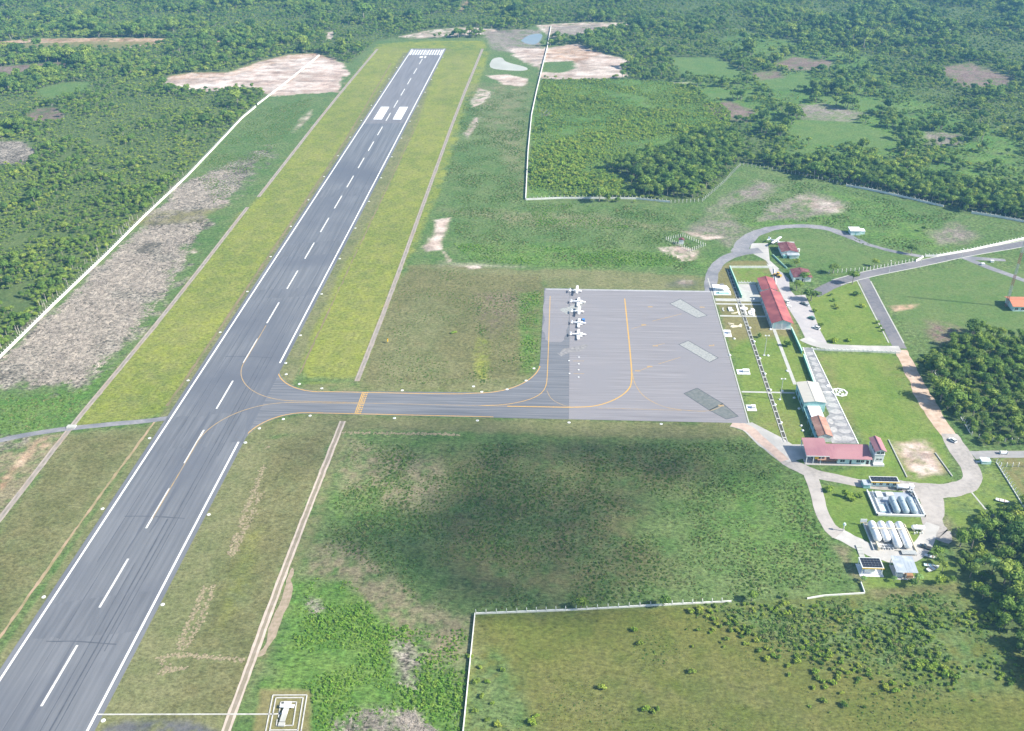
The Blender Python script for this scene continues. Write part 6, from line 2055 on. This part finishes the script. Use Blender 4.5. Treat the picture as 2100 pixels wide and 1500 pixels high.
# --- bushes in the lower right field
BZ = [(1440, 1245), (1510, 1228), (1650, 1222), (1652, 1232), (1780, 1228), (1950, 1205), (2060, 1300), (2095, 1420), (1950, 1440), (1750, 1400), (1620, 1345), (1530, 1310)]
W = np.array(GL(BZ))
q = jgrid(W[:, 0].min() - 25, W[:, 0].max(), W[:, 1].min() - 25, W[:, 1].max(), 2.6, 61)
q = q[in_px(ragged(q, 22, 6, 3), [BZ]) & (q[:, 1] < G(1600, 1240)[1])]
v = fbm(q[:, 0] * .07, q[:, 1] * .07, 62, 3)
q, v = q[v > .34], v[v > .34]
extra_b = np.array(GL([(1300, 1295), (1312, 1322), (1340, 1462), (1350, 1455), (1325, 1458), (985, 1370), (1000, 1400), (975, 1400), (990, 1430), (1010, 1445), (975, 1460), (1000, 1480), (1020, 1490), (1090, 1485), (1100, 1470), (1030, 1375), (965, 1350), (1940, 1385), (1960, 1390), (1420, 1380), (1235, 1412), (1670, 1380), (1690, 1440), (1730, 1450), (1690, 1345)]))
s_b = (.45 + 1.7 * np.clip(v - .34, 0, .4)) * rng.uniform(.65, 1.35, len(q))
q = np.concatenate([q, extra_b])
s_b = np.concatenate([s_b, rng.uniform(.8, 1.5, len(extra_b))])
o_ = np.argsort(-s_b)
for k in o_[:200]:
    tree_thing('field_bush', 'green bush growing in the olive field at the lower right', 'bush', q[k], 'shrub', rnd.randrange(4), s_b[k], rnd.uniform(0, 6.28), 'bushes in the olive field')
if len(o_) > 200:
    scatter_object('bush_cover', 'low bushes filling the gaps of the olive field', 'shrub', q[o_[200:]], s_b[o_[200:]], 63, cat='bushes')
weeds('scrub_cover', 'tangled low scrub between the bushes of the olive field', 'weed', [BZ], 1.7, 51, .34, .5, 1.2, cat='scrub', rag=14)
weeds('scrub_cover', 'scattered grass clumps over the open olive field', 'weed', [[(985, 1270), (1440, 1250), (1540, 1310), (1650, 1350), (1750, 1400), (1950, 1440), (2110, 1440), (2110, 1530), (960, 1530)]], 2.4, 52, .5, .25, .7, freq=.05, cat='scrub')
# --- single trees and garden plants
TREES = [
    ('round_tree', 'large round dense-crowned tree beside the grey cage shed', (2074, 1118), 'dark', 1, 1.75, 1.8),
    ('roadside_tree', 'dark round tree standing where the branch road meets the main road', (1748, 583), 'dark', 0, 1.55, 1.35),
    ('lone_tree', 'lone small tree with pale trunk on the mown grass at right', (1992, 684), 'dark', 3, 1.3, 1.35),
    ('parking_tree', 'grey-green spreading tree shading the top of the parking row', (1663, 617), 'tree', 2, 1.9, 1.3),
    ('parking_tree', 'low dark tree by the small red-roofed house', (1633, 596), 'dark', 2, 1.5, .95),
    ('parking_tree', 'bushy tree at the corner of the small red-roofed house', (1650, 578), 'tree', 1, 1.4, 1.1),
    ('yard_tree', 'dark bush at the front corner of the red tile house with porch', (1633, 547), 'dark', 4, 1.1, .75),
    ('tall_tree', 'tall pale tree rising above the hedge of trees, upper right', (1982, 432), 'tree', 4, 1.9, 2.1),
    ('emergent_tree', 'tall tree with bare pale trunk rising over the fields', (1853, 327), 'dark', 1, 1.8, 2.8),
    ('emergent_tree', 'tall dark forest tree, left of the far pair', (1748, 92), 'dark', 0, 2.6, 3.4),
    ('emergent_tree', 'tall dark forest tree, right of the far pair', (1770, 102), 'dark', 2, 2.6, 3.6),
    ('emergent_tree', 'broad dark tree standing in the forest near the right edge', (2010, 255), 'dark', 3, 2.2, 2.0),
    ('conical_tree', 'small conical bright tree on the lawn left of the grey tanks', (1732, 1018), 'shrub', 1, 1.5, 3.0),
    ('conical_tree', 'small conical bright tree below the boats by the metal shed', (1927, 1199), 'shrub', 3, 1.6, 3.2),
    ('dark_tree', 'small dark round tree beside the boats', (1932, 1172), 'dark', 2, .65, .7),
    ('palm_tree', 'yellowish palm before the solar canopy', (1770, 1193), 'palm', 0, .62, .5),
    ('palm_tree', 'thin palm in front of the metal shed', (1882, 1196), 'palm', 1, .75, .7),
    ('palm_tree', 'small palm bush left of the thin palm', (1832, 1193), 'palm', 2, .5, .35),
    ('clipped_bush', 'pale round bush above the concrete road', (1711, 702), 'bright', 1, 2.6, 2.8),
    ('clipped_bush', 'small pale bush right of the round bush', (1741, 700), 'bright', 2, 1.8, 1.8),
    ('lawn_bush', 'small green tree on the lawn between the channel and the path', (1558, 693), 'shrub', 0, 1.2, 2.2),
    ('lawn_bush', 'round green tree on the lawn next to the green wall', (1614, 709), 'shrub', 2, 2.3, 2.7),
    ('garden_bush', 'bushes on the lawn corner by the service road fork', (1698, 1006), 'shrub', 1, 2.2, 1.6),
    ('garden_bush', 'grey-green bush beside the conical tree', (1743, 1024), 'shrub', 3, 2.1, 1.5),
    ('garden_bush', 'bush left of the walled fuel depot', (1758, 1020), 'shrub', 0, 2.0, 1.5),
    ('garden_tree', 'spreading tree over the pickup beside the white tanks', (1920, 1142), 'tree', 3, 1.15, .75),
    ('garden_tree', 'tree behind the boats at the edge of the thicket', (1925, 1158), 'tree', 5, .8, .7),
    ('road_bush', 'dark bush below the roadside wall gap', (1868, 521), 'dark', 3, 1.2, .9),
    ('road_bush', 'dark bush left of the roadside posts', (1708, 561), 'dark', 1, 1.4, 1.0),
    ('road_bush', 'dark bush beside the slim roadside posts', (1793, 546), 'dark', 0, 1.0, .75),
    ('road_bush', 'bush at the bend near the clearing on the right', (1893, 475), 'dark', 4, .7, .6),
    ('channel_shrub', 'narrow dark shrub clump by the branch road, upper', (1757, 606), 'shrub', 0, 2.2, 2.0),
    ('channel_shrub', 'narrow dark shrub clump by the branch road, lower', (1768, 630), 'shrub', 1, 2.0, 1.8),
    ('lawn_sapling', 'uppermost sapling in the line on the parking lawn', (1703, 607), 'shrub', 2, 1.1, 1.5),
    ('lawn_sapling', 'second sapling in the line on the parking lawn', (1709, 618), 'shrub', 0, 1.1, 1.5),
    ('lawn_sapling', 'third sapling in the line on the parking lawn', (1712, 629), 'shrub', 1, 1.1, 1.5),
    ('lawn_sapling', 'lowest sapling in the line on the parking lawn', (1716, 634), 'shrub', 3, 1.1, 1.5),
    ('lawn_sapling', 'sapling beside the branch road, upper of three', (1800, 664), 'shrub', 3, 1.1, 1.5),
    ('lawn_sapling', 'sapling beside the branch road, middle of three', (1805, 673), 'shrub', 1, 1.1, 1.5),
    ('lawn_sapling', 'sapling beside the branch road, lower of three', (1810, 681), 'shrub', 2, 1.1, 1.5),
    ('shade_bush', 'bush at the far end of the parking row', (1682, 668), 'shrub', 2, 1.7, 1.6),
    ('shade_bush', 'bush in the middle of the parking row kerb', (1670, 640), 'shrub', 1, 1.7, 1.6),
    ('pond_bush', 'dark bush beside the far blue pond', (1112, 95), 'dark', 1, 1.3, .9),
    ('field_tree', 'small green clump on the brown ground left of the apron', (930, 683), 'shrub', 1, 1.8, .8),
]
for nm, lab, p, st_, i, s_, sz_ in TREES:
    tree_thing(nm, lab, 'palm' if 'palm' in nm else ('bush' if ('bush' in nm or 'shrub' in nm or 'sapling' in nm) else 'tree'), G(*p), st_, i, s_, rnd.uniform(0, 6.28), None, sz_)

# ------------------------------------------------------------------ cloud above (out of frame), whose shade lies on the field
SHADE = [([(690, 900), (900, 888), (1200, 900), (1500, 905), (1560, 955), (1400, 990), (1300, 1040), (1260, 1120), (1300, 1190), (1270, 1232), (1100, 1245), (930, 1235),
           (820, 1190), (740, 1140), (760, 1100), (850, 1080), (890, 1040), (940, 985), (890, 940), (740, 925)], .98)]
CZ = 1500.0
r_ = np.random.default_rng(91)
cl = MB()
for poly, dn in SHADE:
    W = np.array(GL(poly))
    q = jgrid(W[:, 0].min() - 20, W[:, 0].max() + 20, W[:, 1].min() - 15, W[:, 1].max() + 15, 6.0, 92)
    d = sdf(q[:, 0], q[:, 1], [tuple(w) for w in W])
    pr = np.clip(.33 - d / 75, 0, .46)
    q = q[r_.random(len(q)) < pr]
    k_ = CZ / SUN_DIR.z
    for x_, y_ in q:
        rr = r_.uniform(3.4, 5.4)
        zz = CZ + r_.uniform(-12, 12)
        kk = zz / SUN_DIR.z
        cx, cy = x_ + SUN_DIR.x * kk, y_ + SUN_DIR.y * kk
        rings = []
        for t_ in (-.8, 0, .8):
            rad = rr * math.sqrt(1 - t_ * t_)
            rings.append([(cx + rad * math.cos(a_ * PI / 3.5), cy + rad * math.sin(a_ * PI / 3.5), zz + rr * t_ * .6) for a_ in range(7)])
        cl.loft(rings)
o = cl.build('cloud', pm('cloud_white', (.9, .9, .9), (.86, .86, .86), .02, 1.0))
tag(o, 'broken white cumulus cloud drifting above the airfield', 'cloud', kind='stuff')

# ------------------------------------------------------------------ haze
hz_ = MB().box(-6100, 6100, -6100, 6100, -1.0, 330.0).build('haze', None)
hm = bpy.data.materials.new('haze_air')
hm.use_nodes = True
hm.node_tree.nodes.clear()
hv = hm.node_tree.nodes.new('ShaderNodeVolumePrincipled')
hv.inputs['Color'].default_value = (.22, .58, 1.0, 1)
hv.inputs['Density'].default_value = .00012
hv.inputs['Anisotropy'].default_value = .1
ho = hm.node_tree.nodes.new('ShaderNodeOutputMaterial')
hm.node_tree.links.new(hv.outputs[0], ho.inputs['Volume'])
hz_.data.materials.append(hm)
tag(hz_, 'thin bluish haze in the air over the whole airfield', 'haze', kind='stuff')
